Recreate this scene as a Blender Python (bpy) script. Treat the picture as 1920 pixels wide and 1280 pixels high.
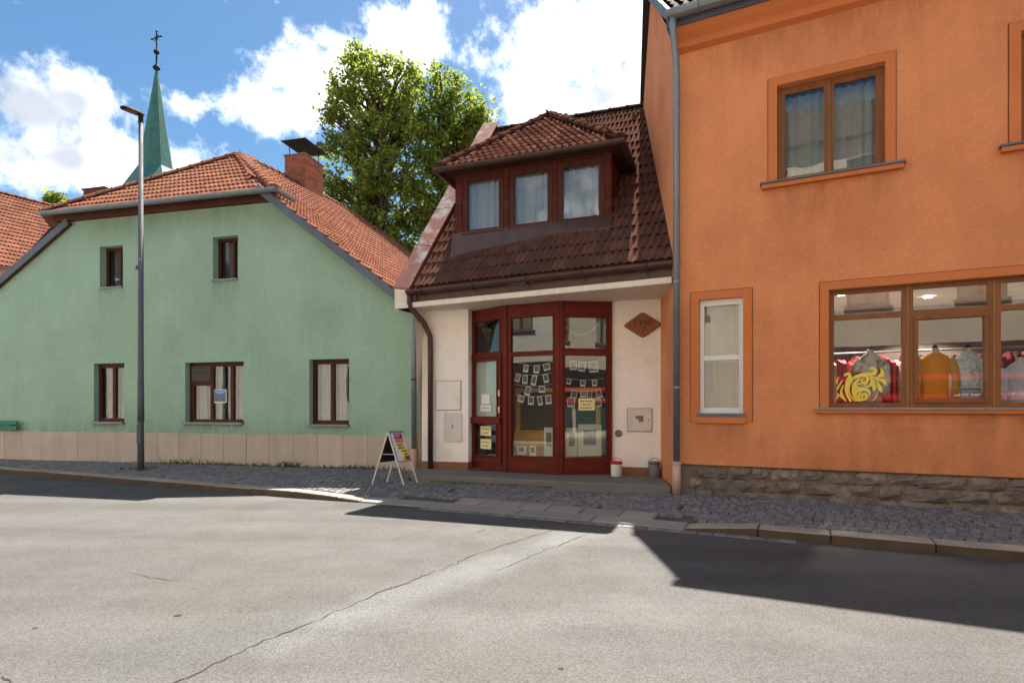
import bpy, bmesh, math, random
import numpy as np
from mathutils import Vector, Matrix

random.seed(11)
rng = np.random.default_rng(11)
for o in list(bpy.data.objects):
    bpy.data.objects.remove(o)
S = bpy.context.scene
COL = S.collection
R = math.radians

# ------------------------------------------------------------------ camera, sky, sun, exposure
FPX, CX, HY, H = 1090.0, 960.0, 765.0, 1.45
cam = bpy.data.cameras.new('camera'); camo = bpy.data.objects.new('camera', cam); COL.objects.link(camo)
camo.location = (0, 0, H); camo.rotation_euler = (R(90), 0, 0)
cam.sensor_width = 36; cam.lens = 36 * FPX / 1920; cam.shift_y = (HY - 640) / 1920
cam.clip_end = 3000; cam.clip_start = .05
S.camera = camo
S.view_settings.view_transform = 'Standard'; S.view_settings.look = 'None'
S.view_settings.gamma = 1; S.view_settings.use_curve_mapping = False
S.view_settings.exposure = 3.1
SUN_EL, SUN_AZ = R(61.9), math.atan2(.243, .97)
sd = bpy.data.lights.new('sun', 'SUN'); sd.energy = 2.1; sd.angle = R(.53); sd.color = (1, .915, .78)
so = bpy.data.objects.new('sun', sd); COL.objects.link(so)
tosun = Vector((math.sin(SUN_AZ) * math.cos(SUN_EL), math.cos(SUN_AZ) * math.cos(SUN_EL), math.sin(SUN_EL)))
so.rotation_euler = (-tosun).to_track_quat('-Z', 'Y').to_euler(); so.location = (10, 40, 60)

W = bpy.data.worlds.new('World'); S.world = W; W.use_nodes = True
def world():
    nt = W.node_tree; N = nt.nodes; L = nt.links; N.clear()
    out = N.new('ShaderNodeOutputWorld'); bg = N.new('ShaderNodeBackground'); bg.inputs[1].default_value = .115
    L.new(bg.outputs[0], out.inputs[0])
    sky = N.new('ShaderNodeTexSky'); sky.sky_type = 'NISHITA'; sky.sun_disc = False
    sky.sun_elevation = SUN_EL; sky.sun_rotation = SUN_AZ
    sky.air_density = 1.0; sky.dust_density = .6; sky.ozone_density = 2.0; sky.altitude = 300
    hs = N.new('ShaderNodeHueSaturation'); hs.inputs['Saturation'].default_value = 1.2; hs.inputs['Value'].default_value = .155; hs.inputs['Hue'].default_value = .492
    L.new(sky.outputs[0], hs.inputs['Color'])
    tc = N.new('ShaderNodeTexCoord')
    sep = N.new('ShaderNodeSeparateXYZ'); L.new(tc.outputs['Generated'], sep.inputs[0])
    def m(op, a, b=None, c=None, clamp=False):
        n = N.new('ShaderNodeMath'); n.operation = op; n.use_clamp = clamp
        for i, x in enumerate((a, b, c)):
            if x is None: continue
            if isinstance(x, (int, float)): n.inputs[i].default_value = x
            else: L.new(x, n.inputs[i])
        return n.outputs[0]
    az = m('ARCTAN2', sep.outputs[0], sep.outputs[1]); el = m('ARCSINE', sep.outputs[2])
    cmb = N.new('ShaderNodeCombineXYZ'); L.new(az, cmb.inputs[0]); L.new(el, cmb.inputs[1])
    # warp the azimuth/elevation a little so that cloud outlines billow
    nz = N.new('ShaderNodeTexNoise'); nz.inputs['Scale'].default_value = 7.5; nz.inputs['Detail'].default_value = 7; nz.inputs['Roughness'].default_value = .6
    L.new(tc.outputs['Generated'], nz.inputs['Vector'])
    nz2 = N.new('ShaderNodeTexNoise'); nz2.inputs['Scale'].default_value = 30; nz2.inputs['Detail'].default_value = 5; nz2.inputs['Roughness'].default_value = .65
    L.new(tc.outputs['Generated'], nz2.inputs['Vector'])
    blobs = [(50, 205, 125, 75), (140, 185, 75, 55), (10, 290, 130, 80), (130, 300, 120, 60), (290, 305, 140, 66),
             (350, 195, 60, 34), (500, 205, 100, 48), (610, 180, 115, 58), (680, 120, 100, 52),
             (760, 75, 75, 62), (1060, 100, 110, 100), (1150, 50, 125, 100), (1010, 190, 95, 62), (1130, 190, 150, 75), (1240, 160, 110, 130)]
    bl = []
    for px, py, rx, ry in blobs:
        x = (px - CX) / FPX; a = math.atan(x); e = math.atan((HY - py) / FPX * math.cos(a))
        sc = math.cos(a) ** 1.3 / FPX
        bl.append((a, e, max(rx * sc, .012), max(ry * sc * math.cos(e), .01)))
    rr = random.Random(5)
    for k in range(17):      # the same kind of cumulus all round the rest of the sky
        a = rr.uniform(.75, 2 * math.pi - .85); a = a if a < math.pi else a - 2 * math.pi
        bl.append((a, rr.uniform(.1, .95), rr.uniform(.24, .5), rr.uniform(.10, .2)))
    acc = None
    for a, e, ra, re in bl:
        s = N.new('ShaderNodeVectorMath'); s.operation = 'SUBTRACT'; s.inputs[1].default_value = (a, e, 0); L.new(cmb.outputs[0], s.inputs[0])
        q = N.new('ShaderNodeVectorMath'); q.operation = 'MULTIPLY'; q.inputs[1].default_value = (1 / ra, 1 / re, 0); L.new(s.outputs[0], q.inputs[0])
        l = N.new('ShaderNodeVectorMath'); l.operation = 'LENGTH'; L.new(q.outputs[0], l.inputs[0])
        d = m('SUBTRACT', 1.05, l.outputs['Value'])
        acc = d if acc is None else m('SMOOTH_MAX', acc, d, .25)
    dens = m('ADD', m('MAXIMUM', acc, -.9), m('MULTIPLY', m('SUBTRACT', nz.outputs[0], .5), 2.9))
    dens = m('ADD', dens, m('MULTIPLY', m('SUBTRACT', nz2.outputs[0], .5), 1.5))
    mr = N.new('ShaderNodeMapRange'); mr.interpolation_type = 'SMOOTHSTEP'; L.new(dens, mr.inputs[0])
    mr.inputs[1].default_value = -.22; mr.inputs[2].default_value = .95
    # self shading: thick middles a little greyer than rims
    nz3 = N.new('ShaderNodeTexNoise'); nz3.inputs['Scale'].default_value = 5; nz3.inputs['Detail'].default_value = 3; nz3.inputs['Roughness'].default_value = .55
    mpz = N.new('ShaderNodeMapping'); mpz.inputs['Location'].default_value = (3, 7, .06); L.new(tc.outputs['Generated'], mpz.inputs[0]); L.new(mpz.outputs[0], nz3.inputs['Vector'])
    shade = m('ADD', m('MULTIPLY', m('MAXIMUM', acc, -.5), .55), m('MULTIPLY', m('SUBTRACT', nz3.outputs[0], .5), 2.6))
    mr2 = N.new('ShaderNodeMapRange'); mr2.interpolation_type = 'SMOOTHSTEP'; L.new(shade, mr2.inputs[0]); mr2.inputs[1].default_value = .12; mr2.inputs[2].default_value = .88
    cc = N.new('ShaderNodeMix'); cc.data_type = 'RGBA'; L.new(mr2.outputs[0], cc.inputs['Factor'])
    cc.inputs[6].default_value = (2.2, 2.25, 2.34, 1); cc.inputs[7].default_value = (.80, .85, .95, 1)
    mx = N.new('ShaderNodeMix'); mx.data_type = 'RGBA'
    L.new(m('MULTIPLY', mr.outputs[0], .97), mx.inputs['Factor']); L.new(hs.outputs[0], mx.inputs[6]); L.new(cc.outputs[2], mx.inputs[7])
    L.new(mx.outputs[2], bg.inputs[0])
world()

# ------------------------------------------------------------------ frames: a photo pixel gives a direction, the plane it lies on gives the distance
def ray(px, py): return np.array([(px - CX) / FPX, 1.0, (HY - py) / FPX])
def gp(px, py, z):
    r = ray(px, py); t = (z - H) / r[2]; return np.array([r[0] * t, r[1] * t, z])
def proj(p): return CX + FPX * p[0] / p[1], HY - FPX * (p[2] - H) / p[1]
class Frame:
    def __init__(s, O, d):
        s.O = np.array(O, float); d = np.array(d, float); s.d = d / np.hypot(*d); s.n = np.array([-s.d[1], s.d[0]])
        s.ang = math.atan2(s.d[1], s.d[0])
    def uz(s, px, py, v=0.):
        r = ray(px, py); t = ((s.O @ s.n) + v) / (r[:2] @ s.n); P = r * t
        return float((P[:2] - s.O) @ s.d), float(P[2] + H)
    def u(s, px, v=0.): return s.uz(px, 700, v)[0]
    def loc(s, P):
        P = np.asarray(P, float); q = P[:2] - s.O
        return Vector((float(q @ s.d), float(q @ s.n), float(P[2])))
    def w(s, u, v, z):
        p = s.O + s.d * u + s.n * v; return np.array([p[0], p[1], z])
FG = Frame((-1.8793, 12.0511), (4, -1))            # green house front
FO = Frame((2.4821, 8.9589), (2.009, -1))          # orange house front / street line
FM = Frame((-1.797, 11.587), (.95669, -.2911))     # small house front

# ------------------------------------------------------------------ materials
MATS = {}
def mat(name, base, rough=.8, var=.12, vs=2.0, bump=0., bs=60., metal=0., spec=.35, piece=0., col2=None, c2s=1.5, c2t=(.5, .7),
        streak=0., fine=.0, sub=None, trans=0., scl=(1, 1, 1)):
    if name in MATS: return MATS[name]
    m = bpy.data.materials.new(name); m.use_nodes = True; MATS[name] = m
    nt = m.node_tree; N = nt.nodes; L = nt.links
    b = N['Principled BSDF']; out = N['Material Output']
    b.inputs['Roughness'].default_value = rough; b.inputs['Metallic'].default_value = metal; b.inputs['Specular IOR Level'].default_value = spec
    tc = N.new('ShaderNodeTexCoord'); mp = N.new('ShaderNodeMapping'); mp.inputs['Scale'].default_value = scl
    oi = N.new('ShaderNodeObjectInfo')
    L.new(tc.outputs['Object'], mp.inputs['Vector'])
    # each object gets its own slice of the noise
    off = N.new('ShaderNodeVectorMath'); off.operation = 'SCALE'; off.inputs[0].default_value = (17, 31, 23); L.new(oi.outputs['Random'], off.inputs['Scale'])
    L.new(off.outputs[0], mp.inputs['Location'])
    V = mp.outputs[0]
    def noise(scale, det=5, rg=.55, vec=V):
        n = N.new('ShaderNodeTexNoise'); n.inputs['Scale'].default_value = scale; n.inputs['Detail'].default_value = det; n.inputs['Roughness'].default_value = rg
        L.new(vec, n.inputs['Vector']); return n.outputs[0]
    def mr(x, a, b_, c, d):
        n = N.new('ShaderNodeMapRange'); L.new(x, n.inputs[0]); n.inputs[1].default_value = a; n.inputs[2].default_value = b_; n.inputs[3].default_value = c; n.inputs[4].default_value = d
        return n.outputs[0]
    def mul(a, b_):
        n = N.new('ShaderNodeMath'); n.operation = 'MULTIPLY'
        for i, x in enumerate((a, b_)):
            if isinstance(x, (int, float)): n.inputs[i].default_value = x
            else: L.new(x, n.inputs[i])
        return n.outputs[0]
    val = mr(noise(vs), .25, .75, 1 - var, 1 + var)
    if fine: val = mul(val, mr(noise(bs, 3, .7), .3, .7, 1 - fine, 1 + fine))
    if piece:
        g = N.new('ShaderNodeNewGeometry'); a = N.new('ShaderNodeMath'); a.operation = 'ADD'
        L.new(g.outputs['Random Per Island'], a.inputs[0]); L.new(oi.outputs['Random'], a.inputs[1])
        fr = N.new('ShaderNodeMath'); fr.operation = 'FRACT'; L.new(a.outputs[0], fr.inputs[0])
        val = mul(val, mr(fr.outputs[0], 0, 1, 1 - piece, 1 + piece)); pr = fr.outputs[0]
    if streak:
        mp2 = N.new('ShaderNodeMapping'); mp2.inputs['Scale'].default_value = (5, 5, .35); L.new(tc.outputs['Object'], mp2.inputs['Vector'])
        val = mul(val, mr(noise(1.3, 6, .6, mp2.outputs[0]), .35, .75, 1 + streak * .3, 1 - streak))
    c = N.new('ShaderNodeMix'); c.data_type = 'RGBA'; c.blend_type = 'MULTIPLY'; c.inputs['Factor'].default_value = 1
    col = None
    if col2:
        k = N.new('ShaderNodeMix'); k.data_type = 'RGBA'
        k.inputs[6].default_value = (*base, 1); k.inputs[7].default_value = (*col2, 1)
        f = noise(c2s, 8, .62)
        if piece:
            ad = N.new('ShaderNodeMath'); ad.operation = 'MULTIPLY_ADD'; L.new(pr, ad.inputs[0]); ad.inputs[1].default_value = .25; L.new(f, ad.inputs[2]); f = ad.outputs[0]
        L.new(mr(f, c2t[0], c2t[1], 0, 1), k.inputs['Factor']); col = k.outputs[2]
        L.new(col, c.inputs[6])
    else:
        c.inputs[6].default_value = (*base, 1)
    vv = N.new('ShaderNodeCombineXYZ')
    for i in range(3): L.new(val, vv.inputs[i])
    L.new(vv.outputs[0], c.inputs[7]); L.new(c.outputs[2], b.inputs['Base Color'])
    L.new(mr(noise(vs * 3), .3, .7, max(rough - .1, .02), min(rough + .1, 1)), b.inputs['Roughness'])
    if bump:
        bm = N.new('ShaderNodeBump'); bm.inputs['Strength'].default_value = 1; bm.inputs['Distance'].default_value = bump
        L.new(noise(bs, 4, .6), bm.inputs['Height']); L.new(bm.outputs[0], b.inputs['Normal'])
    if trans:
        tr = N.new('ShaderNodeBsdfTranslucent'); L.new(c.outputs[2], tr.inputs[0]); mx = N.new('ShaderNodeMixShader'); mx.inputs[0].default_value = trans
        L.new(b.outputs[0], mx.inputs[1]); L.new(tr.outputs[0], mx.inputs[2]); L.new(mx.outputs[0], out.inputs[0])
    return m
def glass_mat(name, tint=(.9, .93, .91), ior=1.8, wave=.0):
    if name in MATS: return MATS[name]
    m = bpy.data.materials.new(name); m.use_nodes = True; MATS[name] = m
    N = m.node_tree.nodes; L = m.node_tree.links; N.remove(N['Principled BSDF']); out = N['Material Output']
    t = N.new('ShaderNodeBsdfTransparent'); t.inputs[0].default_value = (*tint, 1)
    g = N.new('ShaderNodeBsdfGlossy'); g.inputs['Roughness'].default_value = .012; g.inputs[0].default_value = (.95, .97, 1, 1)
    lw = N.new('ShaderNodeLayerWeight'); lw.inputs[0].default_value = .5
    pw = N.new('ShaderNodeMath'); pw.operation = 'POWER'; pw.inputs[1].default_value = 5; L.new(lw.outputs['Facing'], pw.inputs[0])
    fr = N.new('ShaderNodeMath'); fr.operation = 'MULTIPLY_ADD'; f0 = ((ior - 1) / (ior + 1)) ** 2; fr.inputs[1].default_value = 1 - f0; fr.inputs[2].default_value = f0; L.new(pw.outputs[0], fr.inputs[0])
    mx = N.new('ShaderNodeMixShader'); L.new(fr.outputs[0], mx.inputs[0]); L.new(t.outputs[0], mx.inputs[1]); L.new(g.outputs[0], mx.inputs[2]); L.new(mx.outputs[0], out.inputs[0])
    if wave:
        tc = N.new('ShaderNodeTexCoord'); n = N.new('ShaderNodeTexNoise'); n.inputs['Scale'].default_value = 2.2; n.inputs['Detail'].default_value = 1
        L.new(tc.outputs['Object'], n.inputs[0]); b = N.new('ShaderNodeBump'); b.inputs['Distance'].default_value = wave; L.new(n.outputs[0], b.inputs['Height'])
        L.new(b.outputs[0], g.inputs['Normal'])
    return m
def emit_mat(name, col, s):
    if name in MATS: return MATS[name]
    m = bpy.data.materials.new(name); m.use_nodes = True; MATS[name] = m
    N = m.node_tree.nodes; b = N['Principled BSDF']; b.inputs['Base Color'].default_value = (*col, 1)
    b.inputs['Emission Color'].default_value = (*col, 1); b.inputs['Emission Strength'].default_value = s
    return m

GREEN = mat('green_stucco', (.345, .505, .375), .92, .10, .9, .016, 34, streak=.05, fine=.15, col2=(.31, .40, .29), c2s=.55, c2t=(.56, .82))
ORANGE = mat('orange_stucco', (.71, .268, .112), .9, .13, .8, .010, 38, streak=.05, fine=.09, col2=(.56, .19, .078), c2s=.6, c2t=(.5, .8))
ORANGET = mat('orange_trim', (.60, .185, .06), .88, .08, 1.2, .003, 120, fine=.06)
WHITEW = mat('white_stucco', (.90, .82, .74), .9, .07, 1.2, .005, 50, streak=.03, fine=.06, col2=(.72, .60, .50), c2s=1.3, c2t=(.55, .8))
CREAM = mat('cream_render', (.78, .68, .56), .85, .07, 1.5, .002, 60, streak=.12)
BEIGE = mat('beige_render', (.58, .50, .40), .9, .08, .8, .003, 80, streak=.08)
PANEL = mat('stone_panel', (.52, .42, .34), .7, .10, 2.5, .001, 180, fine=.10, piece=.06, streak=.10)
PLINTHB = mat('brown_plinth', (.27, .115, .055), .8, .15, 3, .002, 70, fine=.1)
REDW = mat('red_varnished_wood', (.135, .019, .011), .55, .2, 2.5, .0008, 60, spec=.18, scl=(3, 3, .4))
BROWNW = mat('brown_window_wood', (.075, .020, .012), .55, .2, 3, .0006, 60, spec=.2, scl=(3, 3, .5))
OAK = mat('oak_window_frame', (.22, .078, .02), .45, .22, 3.5, .0006, 50, scl=(3, 3, .4), fine=.06)
WHITEF = mat('white_window_frame', (.74, .73, .70), .4, .05, 2)
DORMER = mat('dormer_boards', (.095, .021, .013), .7, .22, 3, .001, 40, spec=.15, scl=(3, 3, .5), piece=.12)
DARKWOOD = mat('brown_fascia', (.10, .028, .016), .6, .2, 3, .001, 40)
ZINC = mat('zinc_metal', (.25, .28, .31), .55, .12, 2.5, .0005, 30, metal=.65, streak=.1)
DARKZINC = mat('grey_verge_metal', (.13, .155, .19), .6, .12, 2.5, .0005, 30, spec=.2)
BRONZE = mat('brown_gutter_metal', (.085, .05, .042), .45, .2, 3, .0005, 30, metal=.4)
COPING = mat('weathered_red_coping', (.22, .085, .065), .5, .15, 1.8, .0006, 40, metal=.15, col2=(.36, .32, .31), c2s=2.6, c2t=(.50, .62))
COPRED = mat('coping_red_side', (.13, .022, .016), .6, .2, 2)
FLASH = mat('purple_flashing', (.105, .062, .056), .45, .22, 2.2, .0006, 30, metal=.35)
TILEG = mat('orange_roof_tile', (.245, .115, .080), .85, .14, 9, .001, 90, spec=0., piece=.26, col2=(.155, .06, .036), c2s=3.5, c2t=(.62, .95))
TILEM = mat('brown_roof_tile', (.145, .070, .053), .78, .18, 6, .0015, 70, spec=0., piece=.30, col2=(.06, .038, .030), c2s=3.0, c2t=(.52, .85))
TILED = mat('dormer_roof_tile', (.070, .031, .023), .75, .15, 6, .0012, 70, spec=0., piece=.25, col2=(.10, .05, .038), c2s=3.0, c2t=(.6, .95))
TILEO = mat('dark_roof_tile', (.032, .025, .022), .9, .15, 6, .001, 70, spec=.05, piece=.2)
BRICKC = mat('chimney_brick', (.30, .10, .052), .85, .12, 9, .0015, 90, piece=.25)
MORTAR = mat('mortar', (.34, .27, .22), .95, .1, 8, .001, 120)
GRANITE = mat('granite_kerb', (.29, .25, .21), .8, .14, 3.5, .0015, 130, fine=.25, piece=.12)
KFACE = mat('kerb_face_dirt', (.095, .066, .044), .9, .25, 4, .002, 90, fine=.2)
SLAB = mat('paving_slab', (.26, .235, .21), .85, .14, 2.5, .001, 110, fine=.18, piece=.16)
SETT = mat('granite_sett', (.17, .172, .182), .8, .2, 9, .0015, 55, piece=.3, fine=.15, col2=(.15, .135, .125), c2s=5, c2t=(.6, .85))
JOINT = mat('joint_soil', (.085, .076, .065), .95, .3, 9, .004, 60, col2=(.05, .07, .025), c2s=3, c2t=(.6, .75))
CONC = mat('worn_concrete', (.17, .155, .14), .85, .2, 2.2, .002, 90, fine=.2, streak=.0)
STONE = mat('plinth_stone', (.27, .215, .165), .88, .3, 5, .012, 16, piece=.28, fine=.14, col2=(.13, .105, .09), c2s=3.0, c2t=(.5, .75))
STONEM = mat('plinth_mortar', (.20, .15, .115), .95, .22, 4, .008, 30, fine=.15)
COPPER = mat('copper_patina', (.055, .17, .14), .6, .16, 1.2, .002, 20, streak=.15, piece=.10)
IRON = mat('black_iron', (.022, .022, .024), .75, .2, 4, spec=.2)
LAMPM = mat('grey_lamp_paint', (.115, .12, .138), .7, .08, 2, spec=.15)
ALU = mat('pale_aluminium', (.62, .58, .50), .4, .08, 3, metal=.3)
BLACKB = mat('black_board', (.018, .016, .018), .6, .2, 3)
WHITEP = mat('white_print', (.75, .75, .80), .5, .03, 3)
REDP = mat('red_print', (.42, .03, .04), .5, .06, 3)
YELP = mat('yellow_print', (.80, .66, .07), .5, .04, 3)
YELPAP = mat('yellow_paper', (.82, .74, .36), .7, .04, 4)
INK = mat('dark_ink', (.05, .045, .04), .7)
BLUEP = mat('blue_print', (.10, .22, .50), .5, .25, 9)
VIOP = mat('violet_print', (.20, .17, .22), .5, .5, 30)
PAPER = mat('white_paper', (.78, .76, .72), .7, .04, 3)
PHOTO = mat('photo_print', (.48, .36, .29), .4, .5, 28, piece=.35, col2=(.12, .10, .13), c2s=14, c2t=(.45, .6))
CLAYP = mat('brown_clay_plaque', (.25, .075, .022), .55, .2, 7, .003, 30)
CLAYD = mat('plaque_groove', (.10, .030, .012), .7, .1)
PINKP = mat('pink_cast_pipe', (.58, .36, .30), .6, .12, 4)
METER = mat('meter_door', (.70, .62, .56), .6, .06, 2, streak=.12)
CURT = mat('cream_curtain', (.66, .62, .54), .9, .08, 3, trans=.35)
SHEER = mat('sheer_curtain', (.55, .55, .56), .9, .12, 14, trans=.3)
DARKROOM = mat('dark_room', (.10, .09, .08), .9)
SHOPWALL = mat('shop_wall', (.34, .30, .26), .9)
ORWOOD = mat('orange_shop_wood', (.85, .40, .06), .5, .12, 3)
FLOORW = mat('shop_floor', (.38, .34, .30), .5)
GRASS = mat('weed_green', (.075, .13, .03), .7, .4, 8, trans=.3)
BARK = mat('bark', (.06, .045, .032), .9, .3, 6, .01, 20)
LEAF = mat('leaf_green', (.18, .25, .042), .6, .10, .5, piece=.35, trans=.6, spec=.3, col2=(.24, .29, .046), c2s=.45, c2t=(.45, .75))
BENCHG = mat('green_board_paint', (.02, .20, .115), .5, .1, 3)
GLASS = glass_mat('window_glass', wave=.0012)
GLASSO = glass_mat('old_window_glass', (.86, .89, .87), 1.75, .003)
GLASSD = glass_mat('shop_glass', (.92, .95, .93), 1.7, .0006)
REDPL = mat('red_plastic', (.50, .02, .035), .35)
WHITEPL = mat('white_plastic', (.72, .70, .66), .4, .05, 4)
GREYPL = mat('grey_plastic', (.20, .20, .205), .45, .08, 4)
GREYPL2 = mat('dark_grey_plastic', (.12, .13, .145), .4, .08, 4)
SKIN = mat('mannequin_skin', (.66, .52, .40), .5)
ORKNIT = mat('orange_knit', (.80, .27, .02), .9, .08, 4, .004, 60)
ORKNIT2 = mat('ochre_knit', (.62, .28, .06), .9, .08, 4, .004, 60)
GREYKNIT = mat('grey_pattern_knit', (.62, .60, .60), .9, .5, 22, .003, 60)
JEANS = mat('pale_jeans', (.24, .33, .42), .9, .25, 6)
LILAC = mat('lilac_cloth', (.55, .50, .60), .9, .1, 4)
FLORAL = mat('floral_cloth', (.55, .52, .52), .9, .2, 8, col2=(.16, .05, .05), c2s=6, c2t=(.5, .6))

def stain_mat(name, col, amt):
    m = bpy.data.materials.new(name); m.use_nodes = True; MATS[name] = m
    N = m.node_tree.nodes; L = m.node_tree.links; b = N['Principled BSDF']; out = N['Material Output']
    b.inputs['Base Color'].default_value = (*col, 1); b.inputs['Roughness'].default_value = .95; b.inputs['Specular IOR Level'].default_value = 0
    tc = N.new('ShaderNodeTexCoord'); oi = N.new('ShaderNodeObjectInfo')
    def mth(op, a, b_):
        n = N.new('ShaderNodeMath'); n.operation = op; n.use_clamp = True
        for i, x in enumerate((a, b_)):
            if isinstance(x, (int, float)): n.inputs[i].default_value = x
            else: L.new(x, n.inputs[i])
        return n.outputs[0]
    mp_ = N.new('ShaderNodeMapping'); mp_.inputs['Scale'].default_value = (4, 4, .8); L.new(tc.outputs['Object'], mp_.inputs[0])
    of = N.new('ShaderNodeVectorMath'); of.operation = 'SCALE'; of.inputs[0].default_value = (40, 0, 9); L.new(oi.outputs['Random'], of.inputs['Scale']); L.new(of.outputs[0], mp_.inputs['Location'])
    nz = N.new('ShaderNodeTexNoise'); nz.inputs['Scale'].default_value = 1; nz.inputs['Detail'].default_value = 6; nz.inputs['Roughness'].default_value = .65; L.new(mp_.outputs[0], nz.inputs[0])
    mr = N.new('ShaderNodeMapRange'); L.new(nz.outputs[0], mr.inputs[0]); mr.inputs[1].default_value = .34; mr.inputs[2].default_value = .78
    sp = N.new('ShaderNodeSeparateXYZ'); L.new(tc.outputs['Generated'], sp.inputs[0])
    ex = mth('MULTIPLY', mth('MULTIPLY', sp.outputs[0], 6), mth('MULTIPLY', mth('SUBTRACT', 1.0, sp.outputs[0]), 6))
    zf_ = mth('POWER', sp.outputs[2], 1.3)
    f = mth('MULTIPLY', mth('MULTIPLY', mr.outputs[0], ex), mth('MULTIPLY', zf_, amt))
    tr = N.new('ShaderNodeBsdfTransparent'); mx = N.new('ShaderNodeMixShader'); L.new(f, mx.inputs[0]); L.new(tr.outputs[0], mx.inputs[1]); L.new(b.outputs[0], mx.inputs[2]); L.new(mx.outputs[0], out.inputs[0])
    return m
STAIN_G = stain_mat('rain_stain_green', (.19, .23, .15), .38)
STAIN_O = stain_mat('rain_stain_orange', (.33, .14, .075), .45)
# ------------------------------------------------------------------ mesh helpers
class MB:
    def __init__(s): s.v = []; s.f = []
    def add(s, vs, fs):
        k = len(s.v); s.v += [tuple(map(float, p)) for p in vs]; s.f += [tuple(i + k for i in f) for f in fs]; return s
    def box(s, x0, x1, y0, y1, z0, z1):
        return s.add([(x0, y0, z0), (x1, y0, z0), (x1, y1, z0), (x0, y1, z0), (x0, y0, z1), (x1, y0, z1), (x1, y1, z1), (x0, y1, z1)],
                     [(3, 2, 1, 0), (4, 5, 6, 7), (0, 1, 5, 4), (1, 2, 6, 5), (2, 3, 7, 6), (3, 0, 4, 7)])
    def ext(s, P, D):
        P = [Vector(p) for p in P]; D = Vector(D); n = len(P)
        return s.add(P + [p + D for p in P], [tuple(range(n - 1, -1, -1)), tuple(range(n, 2 * n))] + [(i, (i + 1) % n, n + (i + 1) % n, n + i) for i in range(n)])
    def plan(s, poly, z0, z1): return s.ext([(x, y, z0) for x, y in poly], (0, 0, z1 - z0))
    def quad(s, *P): return s.add(P, [tuple(range(len(P)))])
    def tube(s, pts, r, n=8, cap=True):
        pts = [Vector(p) for p in pts]; rs = r if isinstance(r, (list, tuple)) else [r] * len(pts)
        vs = []; up = None
        for i, p in enumerate(pts):
            t = (pts[min(i + 1, len(pts) - 1)] - pts[max(i - 1, 0)]).normalized()
            if up is None:
                up = Vector((0, 0, 1)) if abs(t.z) < .9 else Vector((1, 0, 0))
            a = t.cross(up).normalized(); up = a.cross(t).normalized()
            for k in range(n):
                an = 2 * math.pi * k / n; vs.append(p + (a * math.cos(an) + up * math.sin(an)) * rs[i])
        fs = [(i * n + k, i * n + (k + 1) % n, (i + 1) * n + (k + 1) % n, (i + 1) * n + k) for i in range(len(pts) - 1) for k in range(n)]
        if cap: fs += [tuple(range(n - 1, -1, -1)), tuple((len(pts) - 1) * n + k for k in range(n))]
        return s.add(vs, fs)
    def lathe(s, prof, c=(0, 0, 0), n=20, sx=1., sy=1.):
        vs = []
        for r, z in prof:
            for k in range(n):
                a = 2 * math.pi * k / n; vs.append((c[0] + r * sx * math.cos(a), c[1] + r * sy * math.sin(a), c[2] + z))
        m = len(prof)
        fs = [(i * n + k, i * n + (k + 1) % n, (i + 1) * n + (k + 1) % n, (i + 1) * n + k) for i in range(m - 1) for k in range(n)]
        fs += [tuple(range(n - 1, -1, -1)), tuple((m - 1) * n + k for k in range(n))]
        return s.add(vs, fs)
    def halfpipe(s, a, b, r, th=.008, n=7):      # open gutter from a to b, open side up
        a, b = Vector(a), Vector(b); t = (b - a).normalized(); side = t.cross(Vector((0, 0, 1))).normalized(); up = side.cross(t)
        vs = []
        for p in (a, b):
            for rr_ in (r, r - th):
                for k in range(n + 1):
                    an = math.pi * k / n; vs.append(p + side * math.cos(an) * rr_ - up * math.sin(an) * rr_)
        m = n + 1; fs = []
        for k in range(n):
            fs.append((k, k + 1, 2 * m + k + 1, 2 * m + k)); fs.append((m + k + 1, m + k, 3 * m + k, 3 * m + k + 1))
        fs += [(0, 2 * m, 3 * m, m), (n, m + n, 3 * m + n, 2 * m + n)]
        fs += [tuple(range(n + 1)), tuple(2 * m + k for k in range(n, -1, -1))]
        return s.add(vs, fs)
    def mesh(s, name, m, smooth=False, fix=True):
        me = bpy.data.meshes.new(name); me.from_pydata(s.v, [], s.f)
        if fix and len(s.f) < 60000:
            bm = bmesh.new(); bm.from_mesh(me); bmesh.ops.recalc_face_normals(bm, faces=bm.faces); bm.to_mesh(me); bm.free()
        if m: me.materials.append(m)
        if smooth:
            for p in me.polygons: p.use_smooth = True
        me.update(); return me
    def build(s, name, m, parent=None, smooth=False, bevel=0., **kw):
        o = bpy.data.objects.new(name, s.mesh(name, m, smooth)); COL.objects.link(o)
        if parent: o.parent = parent
        if bevel:
            bv = o.modifiers.new('bevel', 'BEVEL'); bv.width = bevel; bv.segments = 2; bv.limit_method = 'ANGLE'; bv.angle_limit = R(40)
        for k, x in kw.items(): o[k] = x
        return o
def thing(name, label, cat, loc=(0, 0, 0), rz=0., group=None):
    o = bpy.data.objects.new(name, None); COL.objects.link(o); o.empty_display_size = .2
    o.location = loc; o.rotation_euler = (0, 0, rz); o['label'] = label; o['category'] = cat
    if group: o['group'] = group
    return o
def tag(o, label, cat, group=None):
    o['label'] = label; o['category'] = cat
    if group: o['group'] = group
    return o
def fthing(name, label, cat, F, **k): return thing(name, label, cat, (F.O[0], F.O[1], 0), F.ang, **k)
def link_copy(me, name, parent, M):
    o = bpy.data.objects.new(name, me); COL.objects.link(o); o.parent = parent; o.matrix_local = M; return o
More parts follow.
